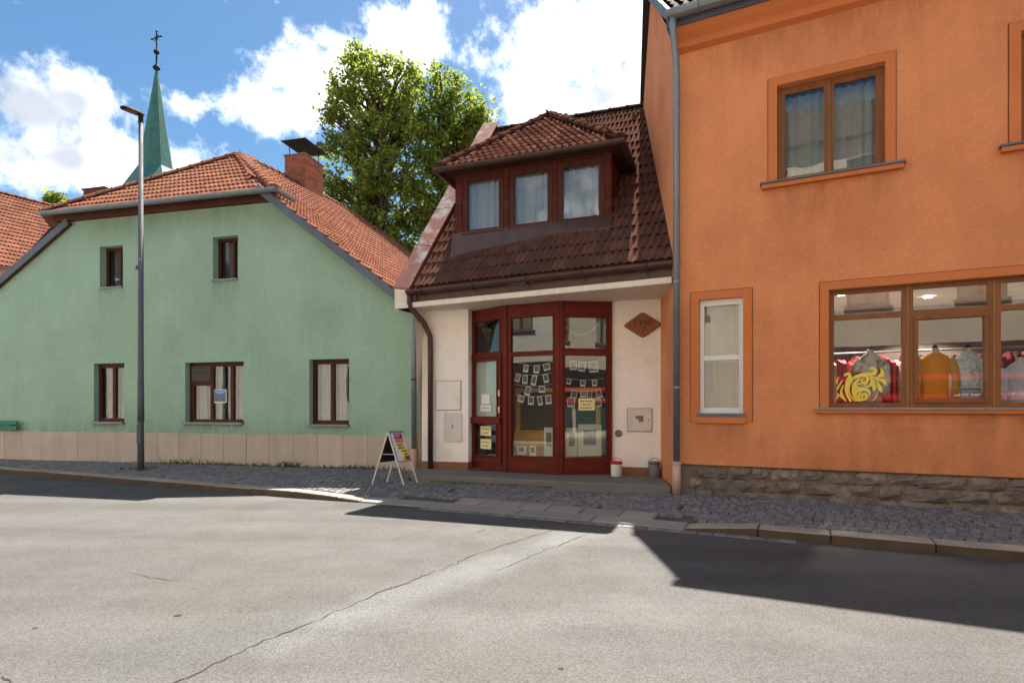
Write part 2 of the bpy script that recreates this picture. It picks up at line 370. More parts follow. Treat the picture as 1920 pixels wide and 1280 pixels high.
def text_obj(txt, size, m, parent, M, name='lettering', depth=.002, mirror=False, sx=1.):
    cu = bpy.data.curves.new('t', 'FONT'); cu.body = txt; cu.size = size; cu.extrude = depth; cu.align_x = 'CENTER'; cu.align_y = 'CENTER'; cu.resolution_u = 3
    t = bpy.data.objects.new('t', cu); COL.objects.link(t)
    bpy.context.view_layer.update()
    me = bpy.data.meshes.new_from_object(t.evaluated_get(bpy.context.evaluated_depsgraph_get()))
    bpy.data.objects.remove(t); me.materials.clear(); me.materials.append(m)
    o = bpy.data.objects.new(name, me); COL.objects.link(o); o.parent = parent
    o.matrix_local = M @ Matrix.Diagonal((sx, 1, 1, 1)); return o
def upright(u, v, z, rz=0.):   # matrix that stands text up in a facade frame facing -v
    return Matrix.Translation((u, v, z)) @ Matrix.Rotation(rz, 4, 'Z') @ Matrix.Rotation(R(90), 4, 'X')

def wall(mb, u0, u1, zb, top, holes, v=0., depth=.25, kinks=()):
    """front face with rectangular openings and their reveals; top is a function of u"""
    zbf = zb if callable(zb) else (lambda u: zb)
    xs = sorted(set([u0, u1] + [x for h in holes for x in h[:2] if u0 < x < u1] + [k for k in kinks if u0 < k < u1]))
    for a, b in zip(xs[:-1], xs[1:]):
        hs = sorted([h for h in holes if h[0] < (a + b) / 2 < h[1]], key=lambda h: h[2])
        la, lb = zbf(a), zbf(b)
        for h in hs:
            mb.quad((a, v, la), (b, v, lb), (b, v, h[2]), (a, v, h[2])); la = lb = h[3]
        mb.quad((a, v, la), (b, v, lb), (b, v, top(b)), (a, v, top(a)))
    for a, b, c, d in holes:
        w = v + depth
        mb.quad((a, v, c), (a, w, c), (a, w, d), (a, v, d)); mb.quad((b, v, c), (b, v, d), (b, w, d), (b, w, c))
        mb.quad((a, v, d), (a, w, d), (b, w, d), (b, v, d)); mb.quad((a, v, c), (b, v, c), (b, w, c), (a, w, c))
def window(parent, rect, panes, v, frame, glass=GLASS, th=.06, name='window', bevel=.006, M=None):
    u0, u1, z0, z1 = rect
    mb = MB(); wall(mb, u0, u1, z0, lambda u: z1, panes, v, th)
    wv = v + th
    for a, b in (((u0, z0), (u0, z1)), ((u1, z0), (u1, z1)), ((u0, z0), (u1, z0)), ((u0, z1), (u1, z1))):
        mb.quad((a[0], v, a[1]), (b[0], v, b[1]), (b[0], wv, b[1]), (a[0], wv, a[1]))
    fr = mb.build(name, frame, parent)
    bm = bmesh.new(); bm.from_mesh(fr.data); bmesh.ops.remove_doubles(bm, verts=bm.verts, dist=1e-5); bmesh.ops.recalc_face_normals(bm, faces=bm.faces); bm.to_mesh(fr.data); bm.free()
    if bevel:
        bv = fr.modifiers.new('bevel', 'BEVEL'); bv.width = bevel; bv.segments = 1; bv.limit_method = 'ANGLE'; bv.angle_limit = R(40)
    if M is not None: fr.matrix_local = M
    for a, b, c, d in panes:
        MB().box(a - .004, b + .004, v + th * .55, v + th * .55 + .006, c - .004, d + .004).build('pane', glass, fr)
    return fr
def curtain(parent, u0, u1, z0, z1, v, m, waves=5, amp=.025, lean=0., name='curtain'):
    n = max(8, int(waves * 6)); mb = MB(); vs = []; fs = []
    ph = random.random() * 6
    for j, z in enumerate((z0, z0 + (z1 - z0) * .5, z1)):
        for i in range(n + 1):
            t = i / n
            vs.append((u0 + (u1 - u0) * t + lean * (1 - j / 2) * (1 if t > .5 else .3), v + amp * math.sin(t * waves * 6.283 + ph + j * .3) + amp * .5 * math.sin(t * waves * 15 + ph), z))
    for j in range(2):
        for i in range(n): fs.append((j * (n + 1) + i, j * (n + 1) + i + 1, (j + 1) * (n + 1) + i + 1, (j + 1) * (n + 1) + i))
    mb.add(vs, fs); return mb.build(name, m, parent, smooth=True)

def tile_mesh(name, w, Ln, m, rolls=2, h=.028, th=.016, lift=.022):
    n = rolls * 5; mb = MB(); vs = []; fs = []
    prof = []
    for i in range(n + 1):
        t = i / n * rolls; q = t - math.floor(t) if i < n else 1.
        prof.append(h * (max(0, math.sin(math.pi * min(max((q - .1) / .62, 0), 1))) ** .8))
    for y, zz in ((0, lift), (Ln, 0.)):
        for i in range(n + 1): vs.append(((i / n - .5) * w * 1.01, y, prof[i] + zz))
    for i in range(n + 1): vs.append(((i / n - .5) * w * 1.01, .004, prof[i] + lift - th))
    k = n + 1
    for i in range(n): fs.append((i, i + 1, k + i + 1, k + i)); fs.append((2 * k + i, 2 * k + i + 1, i + 1, i))
    mb.add(vs, fs); return mb.mesh(name, m, fix=False)
def ridge_mesh(name, Ln, r, m):
    mb = MB(); n = 8; vs = []; fs = []
    for y, q in ((0, 1.0), (Ln * .12, 1.06), (Ln * .14, .93), (Ln, .86)):
        for i in range(n + 1):
            a = math.pi * i / n; vs.append((math.cos(a) * r * q, y, math.sin(a) * r * q * .8))
    for j in range(3):
        for i in range(n): fs.append((j * (n + 1) + i, j * (n + 1) + i + 1, (j + 1) * (n + 1) + i + 1, (j + 1) * (n + 1) + i))
    fs.append(tuple(range(n + 1)))
    mb.add(vs, fs); return mb.mesh(name, m, smooth=False, fix=False)
def frame_m(o, x, y):
    x = Vector(x).normalized(); y = Vector(y); z = x.cross(y).normalized(); y = z.cross(x)
    M = Matrix(((x.x, y.x, z.x, o[0]), (x.y, y.y, z.y, o[1]), (x.z, y.z, z.z, o[2]), (0, 0, 0, 1))); return M
def lay(parent, name, me, mats, limit=300, key=None):
    """the pieces that show largest become objects, the rest one joined mesh"""
    if key: mats = sorted(mats, key=key)
    for M in mats[:limit]:
        link_copy(me, name, parent, M @ Matrix.Rotation(random.gauss(0, .006), 4, 'Z') @ Matrix.Rotation(random.gauss(0, .008), 4, 'X'))
    rest = mats[limit:]
    if rest:
        vb = np.array([v.co[:] for v in me.vertices]); fb = [tuple(p.vertices) for p in me.polygons]; nv = len(vb)
        V = []; Fc = []
        for i, M in enumerate(rest):
            A = np.array(M); V.append(vb @ A[:3, :3].T + A[:3, 3]); Fc += [tuple(x + i * nv for x in f) for f in fb]
        m2 = bpy.data.meshes.new(name + 's'); m2.from_pydata(np.concatenate(V).tolist(), [], Fc); m2.materials.append(me.materials[0])
        o = bpy.data.objects.new(name + 's', m2); COL.objects.link(o); o.parent = parent; o['kind'] = 'stuff'
def ridge_run(parent, a, b, me, Ln, name='ridge_tile', up=.0):
    a, b = Vector(a), Vector(b); d = b - a; n = max(1, int(d.length / (Ln * .88))); st = d.length / n; t = d.normalized()
    x = t.cross(Vector((0, 0, 1))).normalized()
    for i in range(n):  # each cap overlaps the one below
        p = a + t * (i * st) + Vector((0, 0, up)); link_copy(me, name, parent, frame_m(p, x, t) @ Matrix.Rotation(random.gauss(0, .015), 4, 'Z'))
def cam_dist(F, root_off=None):
    def k(M):
        p = F.w(M[0][3], M[1][3], M[2][3]); return p[1]
    return k

# ------------------------------------------------------------------ ground, road, pavement
g = MB().box(-500, 500, -300, 700, -.6, -.06).build('ground', mat('earth', (.10, .11, .06), .95, .3, .4, .01, 9)); g['kind'] = 'structure'
def road_mat():
    m = mat('asphalt', (.0715, .071, .0725), .85, .12, .5, .004, 190, fine=.2, col2=(.062, .0585, .054), c2s=.55, c2t=(.45, .7))
    N = m.node_tree.nodes; L = m.node_tree.links; b = N['Principled BSDF']
    src = b.inputs['Base Color'].links[0].from_socket
    tc = N.new('ShaderNodeTexCoord')
    def math_(op, a, b_=None, clamp=False):
        n = N.new('ShaderNodeMath'); n.operation = op; n.use_clamp = clamp
        for i, x in enumerate((a, b_)):
            if x is None: continue
            if isinstance(x, (int, float)): n.inputs[i].default_value = x
            else: L.new(x, n.inputs[i])
        return n.outputs[0]
    nz = N.new('ShaderNodeTexNoise'); nz.inputs['Scale'].default_value = 1.6; nz.inputs['Detail'].default_value = 7; L.new(tc.outputs['Object'], nz.inputs[0])
    def strip(p, q, w, soft):
        a = gp(*p, 0); c = gp(*q, 0); d = c - a; ln = np.hypot(d[0], d[1]); t = d[:2] / ln
        s = N.new('ShaderNodeVectorMath'); s.operation = 'SUBTRACT'; L.new(tc.outputs['Object'], s.inputs[0]); s.inputs[1].default_value = (a[0], a[1], 0)
        def dot(v):
            n = N.new('ShaderNodeVectorMath'); n.operation = 'DOT_PRODUCT'; L.new(s.outputs[0], n.inputs[0]); n.inputs[1].default_value = v; return n.outputs['Value']
        al = dot((t[0], t[1], 0)); ac = math_('ABSOLUTE', dot((-t[1], t[0], 0)))
        over = math_('MAXIMUM', math_('SUBTRACT', al, ln), math_('MULTIPLY', al, -1)); dd = math_('MAXIMUM', math_('MULTIPLY', over, .8), ac)
        dd = math_('ADD', dd, math_('MULTIPLY', math_('SUBTRACT', nz.outputs[0], .5), .55))
        mr = N.new('ShaderNodeMapRange'); mr.interpolation_type = 'SMOOTHSTEP'; L.new(dd, mr.inputs[0]); mr.inputs[1].default_value = w + soft; mr.inputs[2].default_value = w - soft; mr.inputs[3].default_value = 0; mr.inputs[4].default_value = 1
        return mr.outputs[0]
    k = strip((560, 1180), (1080, 1003), .20, .16)
    k2 = strip((330, 1215), (500, 1180), .24, .14)
    # worn wheel tracks and old patches, broad and faint
    mp = N.new('ShaderNodeMapping'); mp.inputs['Rotation'].default_value = (0, 0, R(24)); mp.inputs['Scale'].default_value = (.12, .9, 1); L.new(tc.outputs['Object'], mp.inputs[0])
    n2 = N.new('ShaderNodeTexNoise'); n2.inputs['Scale'].default_value = 1.1; n2.inputs['Detail'].default_value = 6; L.new(mp.outputs[0], n2.inputs[0])
    mr = N.new('ShaderNodeMapRange'); L.new(n2.outputs[0], mr.inputs[0]); mr.inputs[1].default_value = .32; mr.inputs[2].default_value = .68; mr.inputs[3].default_value = .74; mr.inputs[4].default_value = 1.2
    n3 = N.new('ShaderNodeTexVoronoi'); n3.inputs['Scale'].default_value = 125; L.new(tc.outputs['Object'], n3.inputs[0])
    mr3 = N.new('ShaderNodeMapRange'); sepc = N.new('ShaderNodeSeparateColor'); L.new(n3.outputs['Color'], sepc.inputs[0]); L.new(sepc.outputs[0], mr3.inputs[0]); mr3.inputs[3].default_value = .6; mr3.inputs[4].default_value = 1.4
    vv = math_('MULTIPLY', mr.outputs[0], mr3.outputs[0])
    cb = N.new('ShaderNodeCombineXYZ'); [L.new(vv, cb.inputs[i]) for i in range(3)]
    mu = N.new('ShaderNodeMix'); mu.data_type = 'RGBA'; mu.blend_type = 'MULTIPLY'; mu.inputs['Factor'].default_value = 1; L.new(src, mu.inputs[6]); L.new(cb.outputs[0], mu.inputs[7])
    cur = mu.outputs[2]
    for fac, colr, amt in ((k, (.103, .108, .114), .7), (k2, (.060, .064, .069), .8)):
        mx = N.new('ShaderNodeMix'); mx.data_type = 'RGBA'; L.new(math_('MULTIPLY', fac, amt), mx.inputs['Factor'])
        cm = N.new('ShaderNodeMix'); cm.data_type = 'RGBA'; cm.blend_type = 'MULTIPLY'; cm.inputs['Factor'].default_value = 1; cm.inputs[6].default_value = (*colr, 1); L.new(cb.outputs[0], cm.inputs[7])
        L.new(cur, mx.inputs[6]); L.new(cm.outputs[2], mx.inputs[7]); cur = mx.outputs[2]
    L.new(cur, b.inputs['Base Color'])
    return m
ROADM = road_mat()
road = MB().box(-60, 60, -30, 24, -.3, 0).build('road', ROADM); road['kind'] = 'structure'
CRACKM = mat('crack_dark', (.03, .028, .026), .95, .3, 20)
def crack(pts, w):
    P = []
    for (a, b) in zip(pts[:-1], pts[1:]):
        for k in range(7):
            t = k / 7; P.append(np.array([a[0] + (b[0] - a[0]) * t, a[1] + (b[1] - a[1]) * t]))
    P.append(np.array(pts[-1])); Wd = [gp(p[0], p[1], 0)[:2] + rng.normal(0, .012, 2) for p in P]
    mb = MB(); vs = []
    for i, p in enumerate(Wd):
        t = Wd[min(i + 1, len(Wd) - 1)] - Wd[max(i - 1, 0)]; n = np.array([-t[1], t[0]]) / (np.hypot(*t) + 1e-6); ww = w * random.uniform(.35, 1.1) * (.3 if i in (0, len(Wd) - 1) else 1)
        vs += [(*(p - n * ww), .004), (*(p + n * ww), .004)]
    mb.add(vs, [(2 * i, 2 * i + 1, 2 * i + 3, 2 * i + 2) for i in range(len(Wd) - 1)]); mb.build('crack', CRACKM, road)
crack([(300, 1292), (400, 1245), (500, 1200), (600, 1160), (700, 1115), (765, 1091), (830, 1066), (884, 1042), (986, 1008), (1043, 992)], .0055)
crack([(930, 1070), (972, 1053), (1030, 1028), (1107, 1000)], .005)
crack([(0, 1268), (30, 1282)], .006); crack([(240, 1072), (290, 1084), (330, 1088)], .004)
crack([(890, 997), (912, 993)], .006); crack([(700, 1115), (735, 1100), (775, 1092)], .004)
for px, py, s in ((333, 1153, .028), (66, 1177, .016), (1052, 1253, .014)):
    q = gp(px, py, 0); mb = MB(); n = 9
    mb.quad(*[(q[0] + s * 1.4 * math.cos(a) * random.uniform(.6, 1), q[1] + s * math.sin(a) * random.uniform(.6, 1), .003) for a in np.linspace(0, 6.28, n, endpoint=False)]); mb.build('stain', CRACKM, road)

KB = [((-24, 16.7), (-24, 17.9)), ((-18, 15.1), (-18.2, 16.5)), ((-14, 13.9), (-13.8, 15.4)), ((-11.5, 13.06), (-11.0, 14.7)), ((-8.13, 11.5), (-7.6, 13.8)), ((-5.24, 10.18), (-4.6, 13.1)),
      ((-3.61, 9.45), (-2.9, 12.65)), ((-2.5, 9.0), (-1.85, 12.4)), ((-1.23, 8.47), (-.6, 11.6)), ((.11, 7.84), (.9, 11.1)), ((1.01, 7.4), (1.9, 10.6)),
      ((1.96, 6.94), (2.8, 9.4)), ((2.65, 6.6), (3.5, 8.9)), ((4.84, 5.49), (6.0, 7.65)), ((9, 3.4), (10, 5.7)), ((14, .9), (15, 3.2))]
KP = [np.array(a, float) for a, b in KB]; BP = [np.array(b, float) for a, b in KB]
def kerb_z(x):
    if x < -3.3 or x > 2.75: return .105
    if x < -2.2: return .105 - .08 * (x + 3.3) / 1.1
    if x < 1.95: return .025
    return .025 + .08 * (x - 1.95) / .8
def pav(i, t, s):   # point on pavement: segment i, along t, across s (0 kerb front .. 1 building)
    k = KP[i] * (1 - t) + KP[i + 1] * t; b = BP[i] * (1 - t) + BP[i + 1] * t; p = k * (1 - s) + b * s
    z0 = kerb_z(k[0]); z = z0 + (.17 - z0) * min(1, max(0, (s - .1) / .75)); return np.array([p[0], p[1], z])
mb = MB()
for i in range(len(KP) - 1):
    nt = max(2, int(np.hypot(*(KP[i + 1] - KP[i])) / .4))
    for a in range(nt):
        for q in range(8):
            s0, s1 = .03 + q / 8 * .97, .03 + (q + 1) / 8 * .97
            mb.quad(*[tuple(pav(i, t, s) - np.array([0, 0, .02])) for t, s in ((a / nt, s0), ((a + 1) / nt, s0), ((a + 1) / nt, s1), (a / nt, s1))])
pavement = mb.build('pavement', JOINT); pavement['kind'] = 'structure'
# doorstep slab outline (plan, world)
STEP = [(-1.86, 11.5), (-1.93, 11.05), (-1.80, 10.62), (-1.45, 10.32), (-.3, 9.93), (1.1, 9.38), (2.44, 8.9), (2.58, 10.2)]
def in_poly(p, poly):
    c = False; n = len(poly)
    for i in range(n):
        a, b = poly[i], poly[(i + 1) % n]
        if (a[1] > p[1]) != (b[1] > p[1]) and p[0] < (b[0] - a[0]) * (p[1] - a[1]) / (b[1] - a[1]) + a[0]: c = not c
    return c
DROP0, DROP1 = -2.35, 2.05
def sett_mesh(name):
    mb = MB(); a, b = .5, .455
    vs = [(-a, -a, -.5), (a, -a, -.5), (a, a, -.5), (-a, a, -.5), (-a, -a, .38), (a, -a, .38), (a, a, .38), (-a, a, .38), (-b, -b, .5), (b, -b, .5), (b, b, .5), (-b, b, .5)]
    fs = [(0, 1, 5, 4), (1, 2, 6, 5), (2, 3, 7, 6), (3, 0, 4, 7), (4, 5, 9, 8), (5, 6, 10, 9), (6, 7, 11, 10), (7, 4, 8, 11), (8, 9, 10, 11)]
    mb.add(vs, fs); return mb.mesh(name, SETT, fix=False)
SM = sett_mesh('sett'); setts = []
for i in range(len(KP) - 1):
    L_ = np.hypot(*((KP[i + 1] + BP[i + 1] - KP[i] - BP[i]) / 2)); Wd = np.hypot(*((BP[i] + BP[i + 1] - KP[i] - KP[i + 1]) / 2))
    if KP[i][0] < -17 or KP[i][0] > 8.5: continue
    nr = int(Wd / .098); nc0 = L_ / .108
    for r_ in range(nr):
        s = (r_ + .5) / nr; ofs = random.random(); nc = int(nc0)
        for c_ in range(nc):
            t = (c_ + ofs) / nc
            if t > 1: t -= 1
            p = pav(i, t, s + random.gauss(0, .003)); k = KP[i] * (1 - t) + KP[i + 1] * t
            lim = .30 if not (DROP0 + .5 < k[0] < DROP1 + .1) else .66
            if s * Wd < lim: continue
            gl = FG.loc(p); ol = FO.loc(p)
            if gl.y > -.02 and p[0] < -1.6: continue
            if ol.y > -.03 and ol.x > -.1: continue
            if in_poly(p, STEP) or FM.loc(p).y > .1 and -1.6 < p[0] < 2.6: continue
            d = KP[i + 1] - KP[i]; an = math.atan2(d[1], d[0]) + random.gauss(0, .07)
            sx = L_ / nc * random.uniform(.82, .97); sy = Wd / nr * random.uniform(.82, .95)
            z1 = pav(i, t, min(1, s + .05))[2]; tilt = (z1 - p[2]) / (.05 * Wd)
            setts.append(Matrix.Translation((p[0], p[1], p[2] - .035 + random.gauss(0, .002))) @ Matrix.Rotation(an, 4, 'Z') @ Matrix.Rotation(tilt + random.gauss(0, .014), 4, 'X')
                         @ Matrix.Rotation(random.gauss(0, .014), 4, 'Y') @ Matrix.Diagonal((sx, sy, .075, 1)))
def vis_key(M):
    x, y = M[0][3], M[1][3]
    if y < .5: return 99
    px = CX + FPX * x / y
    return y if 0 < px < 1920 else 99
lay(pavement, 'sett', SM, setts, 300, vis_key)
# gutter row of setts in front of the dropped kerb
acc = 0
for i in range(8, 13):
    d = KP[i + 1] - KP[i]; ln = np.hypot(*d); n = np.array([d[1], -d[0]]) / ln; t = 0
    while t < ln:
        p = KP[i] + d / ln * t + n * .075; w = random.uniform(.13, .19)
        if p[0] < 3.1: link_copy(SM, 'sett', pavement, Matrix.Translation((p[0], p[1], -.028)) @ Matrix.Rotation(math.atan2(d[1], d[0]) + random.gauss(0, .03), 4, 'Z') @ Matrix.Diagonal((w * .93, .125, .07 + random.random() * .008, 1)))
        t += w
# kerb stones and dropped slabs, each a stone of its own
cum = [0.]
for a, b in zip(KP[:-1], KP[1:]): cum.append(cum[-1] + np.hypot(*(b - a)))
def kpt(s):
    i = max(0, min(len(KP) - 2, next((j for j in range(len(cum) - 1) if cum[j + 1] >= s), len(KP) - 2)))
    t = (s - cum[i]) / (cum[i + 1] - cum[i]); p = KP[i] * (1 - t) + KP[i + 1] * t; d = KP[i + 1] - KP[i]; d = d / np.hypot(*d)
    return p, d, np.array([-d[1], d[0]])
def s_at_x(x):
    for i in range(len(KP) - 1):
        if KP[i][0] <= x <= KP[i + 1][0]: return cum[i] + (cum[i + 1] - cum[i]) * (x - KP[i][0]) / (KP[i + 1][0] - KP[i][0])
def stone(s0, s1, o0, o1, m, name, zoff=0., zfix=None, low=-.12):
    """quad stone between arc lengths s0..s1 and offsets o0..o1 behind the kerb line, chamfered on top"""
    g_ = .006; P = []
    for s, o in ((s0 + g_, o0), (s1 - g_, o0), (s1 - g_, o1), (s0 + g_, o1)):
        p, d, n = kpt(s); q = p + n * o; z = (kerb_z(p[0]) if zfix is None else zfix(p[0], o)) + zoff; P.append(np.array([q[0], q[1], z]))
    c = sum(P) / 4; jz = random.gauss(0, .003)
    ch = .014; top = [p + (c - p) / np.hypot(*(c - p)[:2]) * ch * 1.4 + np.array([0, 0, jz]) for p in P]; mid = [p + np.array([0, 0, jz - ch]) for p in P]; bot = [np.array([p[0], p[1], low]) for p in P]
    mb = MB(); mb.add([tuple(q - c) for q in bot + mid + top], [(i, (i + 1) % 4, 4 + (i + 1) % 4, 4 + i) for i in range(4)] + [(4 + i, 4 + (i + 1) % 4, 8 + (i + 1) % 4, 8 + i) for i in range(4)] + [(8, 9, 10, 11)])
    o = mb.build(name, m, pavement); o.location = tuple(c)
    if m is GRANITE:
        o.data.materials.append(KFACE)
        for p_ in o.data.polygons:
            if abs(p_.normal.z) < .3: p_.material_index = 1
s = s_at_x(-20); sE = s_at_x(DROP0)
while s < sE - .2:
    w = random.uniform(.85, 1.15); e = min(s + w, sE)
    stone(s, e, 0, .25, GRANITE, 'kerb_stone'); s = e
s = sE; e1 = s_at_x(DROP1); zs = lambda x, o: .022 + .02 * o / .3
cuts = [s, s_at_x(-1.25), s_at_x(.05), s_at_x(1.0), e1]
for a, b in zip(cuts[:-1], cuts[1:]): stone(a, b, 0, .30, SLAB, 'kerb_slab', zfix=zs)
s = s_at_x(-1.0)
for w in (.42, .62, .4, .5, .55, .45, .6, .38, .5, .5):
    if s + w > e1 + .1: break
    stone(s, s + w, .305, .63, SLAB, 'kerb_slab', zfix=lambda x, o: .045 + .03 * (o - .3) / .33); s += w
s = e1
for w in (.80, .72, .92, 1.1, 1.0, 1.05, .95, 1.0, 1.1, 1.0):
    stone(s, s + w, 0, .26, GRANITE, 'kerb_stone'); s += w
# doorstep
mb = MB(); mb.plan(STEP, .02, .262)
stepo = mb.build('doorstep', CONC, bevel=.02); stepo['kind'] = 'structure'

# ------------------------------------------------------------------ GREEN HOUSE
gh = fthing('green_house', 'long green rendered house with half hipped orange tile roof beside the street lamp', 'house', FG)
uL, uR, zE = -9.54, -3.45, 6.02; uM = -6.5; slope = .77
def gtop(u):
    if u < uL: return zE - (uL - u) * .72
    if u > uR: return zE - (u - uR) * slope
    return zE
holes = []
for p, q in (((187, 463), (230.5, 537)), ((399, 445), (446, 522)), ((176, 681.6), (233.4, 791)), ((347.3, 679.7), (457, 792)), ((580, 673.7), (654.6, 796))):
    a, d = FG.uz(*p); b, c = FG.uz(*q); holes.append((a, b, c, d))
mb = MB(); ZP = .872
wall(mb, -13.3, .55, ZP, gtop, holes, 0, .26, (uL, uR))
mb.quad((-13.3, 0, 0), (.55, 0, 0), (.55, 0, ZP), (-13.3, 0, ZP))
zr, zl = gtop(.55), gtop(-13.3)
mb.quad((.55, 0, 0), (.55, 22, 0), (.55, 22, zr), (.55, 0, zr)); mb.quad((-13.3, 0, 0), (-13.3, 0, zl), (-13.3, 22, zl), (-13.3, 22, 0))
mb.add([(-13.3, 22, 0), (.55, 22, 0), (.55, 22, zr), (uM, 22, 8.6), (-13.3, 22, zl)], [(0, 1, 2, 3, 4)])
ghw = mb.build('wall', GREEN, gh)
# stone plinth panels
seams = [FG.u(x) for x in (10.7, 44, 78, 113.6, 148.2, 185.6, 222, 260, 299, 338, 379.6, 421, 464, 506.5, 551.5, 597, 644, 691, 738, 775)]
seams = [-13.2, -12.45, -11.95] + [s for s in seams if s > -11.7] + [.4]
pl = MB().box(-13.3, .5, -.012, .01, 0, ZP - .004).build('plinth', mat('plinth_joint', (.12, .09, .07), .95), gh)
for a, b in zip(seams[:-1], seams[1:]):
    MB().box(a + .004, b - .004, -.034 - random.random() * .003, -.0125, 0, ZP + random.gauss(0, .002)).build('panel', PANEL, pl, bevel=.003)
# windows
def gwin(h, kind):
    a, b, c, d = h; v = .17; f = .07
    sill = None
    if kind == 'up':
        fr = window(gh, (a, b, c, d), [(a + f, (a + b) / 2 + .06, c + f, d - f), ((a + b) / 2 + .12, b - f * .8, c + f, d - f)], v, BROWNW, GLASSO)
        MB().box(a - .01, b + .01, -.05, v + .01, c - .035, c + .004).build('sill', ZINC, fr)
        curtain(fr, a + f, b - f, c + f, d - f, v + .18, mat('grey_net', (.16, .16, .17), .9), 3)
    elif kind == 'lo':
        mid = (a + b) / 2
        fr = window(gh, (a, b, c, d), [(a + .085, mid - .04, c + .09, d - .1), (mid + .05, b - .06, c + .09, d - .1)], .13, BROWNW, GLASSO)
        MB().box(a - .04, b + .01, -.07, .14, c - .04, c + .004).build('sill', ZINC, fr)
        curtain(fr, a + .08, a + .08 + (b - a) * .26, c + .05, d - .06, .32, CURT, 3, lean=.06); curtain(fr, mid + .05, mid + (b - a) * .26, c + .05, d - .06, .32, CURT, 3)
    else:
        x1, x2 = a + (b - a) * .39, a + (b - a) * .73
        fr = window(gh, (a, b, c, d), [(a + .13, x1 - .04, c + .07, d - .53), (x1 + .045, x2 - .03, c + .07, d - .09), (x2 + .055, b - .05, c + .07, d - .09)], .13, BROWNW, GLASSO)
        MB().box(a - .05, b + .01, -.07, .14, c - .04, c + .004).build('sill', ZINC, fr)
        vt = MB().box(a + .08, x1 - .02, .122, .129, d - .42, d - .08).build('vent_panel', mat('vent_dark', (.045, .03, .028), .7), fr)
        g_ = MB(); n = 11
        for k in range(n): x = a + .09 + (x1 - a - .13) * k / (n - 1); g_.box(x - .004, x + .004, .108, .121, d - .41, d - .09)
        for k in range(7): z = d - .41 + .32 * k / 6; g_.box(a + .085, x1 - .03, .112, .117, z - .004, z + .004)
        g_.build('vent_grille', mat('grille_metal', (.22, .18, .17), .5), fr)
        for q0, q1 in ((a + .14, a + .32), (x1 + .04, x1 + .22), (x2 - .12, x2 - .02), (x2 + .06, x2 + .24)): curtain(fr, q0, q1, c + .05, d - .08, .32, CURT, 3, .02)
        pu0, pz1 = FG.uz(399, 730, .14); pu1, pz0 = FG.uz(424.5, 755, .14)
        po = tag(MB().box(0, pu1 - pu0, 0, .003, 0, pz1 - pz0).build('poster', PAPER), 'small blue landscape poster taped inside the wide green house window', 'poster')
        po.location = tuple(FG.w(pu0, .145, pz0)); po.rotation_euler = (0, 0, FG.ang); w_, h_ = pu1 - pu0, pz1 - pz0
        MB().box(.035, w_ - .02, -.002, -.0005, h_ * .5, h_ - .02).build('picture', BLUEP, po); MB().box(.035, w_ - .02, -.002, -.0005, .03, h_ * .5).build('picture', VIOP, po)
        MB().box(.06, w_ - .05, -.003, -.0022, h_ * .80, h_ * .84).build('text_line', PAPER, po); MB().box(.10, w_ - .10, -.003, -.0022, h_ * .70, h_ * .73).build('text_line', PAPER, po)
for h, k in zip(holes, ('up', 'up', 'lo', 'wide', 'lo')): gwin(h, k)
def rain_stain(parent, u0, u1, z0, z1, m, up=False):
    o = MB().quad((u0, -.004, z0), (u1, -.004, z0), (u1, -.004, z1), (u0, -.004, z1)).build('stain', m, parent)
    if up: o.matrix_local = Matrix.Translation((0, 0, z0 + z1)) @ Matrix.Diagonal((1, 1, -1, 1))
    return o
for h in holes: rain_stain(gh, h[0] - .1, h[1] + .1, h[2] - (.75 if h[2] > 3 else .24), h[2] - .042, STAIN_G)
rain_stain(gh, -8.9, -3.9, 5.3, 6.0, STAIN_G); rain_stain(gh, -13, -.05, ZP + .002, 1.35, STAIN_G, True)
# dark room behind the windows
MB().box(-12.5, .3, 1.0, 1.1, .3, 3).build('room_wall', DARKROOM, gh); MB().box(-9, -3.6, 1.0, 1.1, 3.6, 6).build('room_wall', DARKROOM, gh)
# roof surfaces
oh = .34
RP = [(2.53, 8.42), (4.5, 8.60), (7.43, 8.78), (22, 8.72)]
def ridge_z(v):
    for (a, za), (b, zb) in zip(RP[:-1], RP[1:]):
        if v <= b: return za + (zb - za) * (v - a) / (b - a)
    return RP[-1][1]
vV = -.34                                        # verge overhang
zHe = zE + .10                                  # hip eave height
_a, _b = FG.uz(516, 372, vV), FG.uz(742, 547, vV); sR = (_b[1] - _a[1]) / (_b[0] - _a[0])
uEr = .75; zEr = _a[1] + (uEr - _a[0]) * sR
def zLine(u): return zEr + (u - uEr) * sR
mb = MB()
hipL, hipR = (-9.75, -oh, zHe), (-3.25, -oh, zHe); apex = (uM, 2.53, 8.40)
mb.quad(hipL, hipR, apex)
vs0 = vV + .02
zh_ = zEr + (8.40 - zEr) * (uEr - hipR[0]) / (uEr - uM); mb.quad((hipR[0], vs0, zh_), (uEr, vs0, zEr), (uEr, 2.53, zEr), apex); mb.quad(hipR, (hipR[0], vs0, zh_), apex)
pv = [2.53, 4.5, 7.43, 22]
for a, b in zip(pv[:-1], pv[1:]): mb.quad((uM, a, ridge_z(a)), (uEr, a, zEr), (uEr, b, zEr), (uM, b, ridge_z(b)))
mb.quad((hipL[0], -.11, zE - .13), apex, (-13.6, 2.53, 2.95), (-13.6, -.11, 2.95)); mb.quad(apex, (uM, 22, 8.7), (-13.6, 22, 2.95), (-13.6, 2.53, 2.95)); mb.quad(hipL, (hipL[0], -.11, zE - .13), apex)
groof = mb.build('roof', TILEG, gh)
TG = tile_mesh('roof_tile', .25, .37, TILEG, 2, .036, .036, .042)
tiles = []
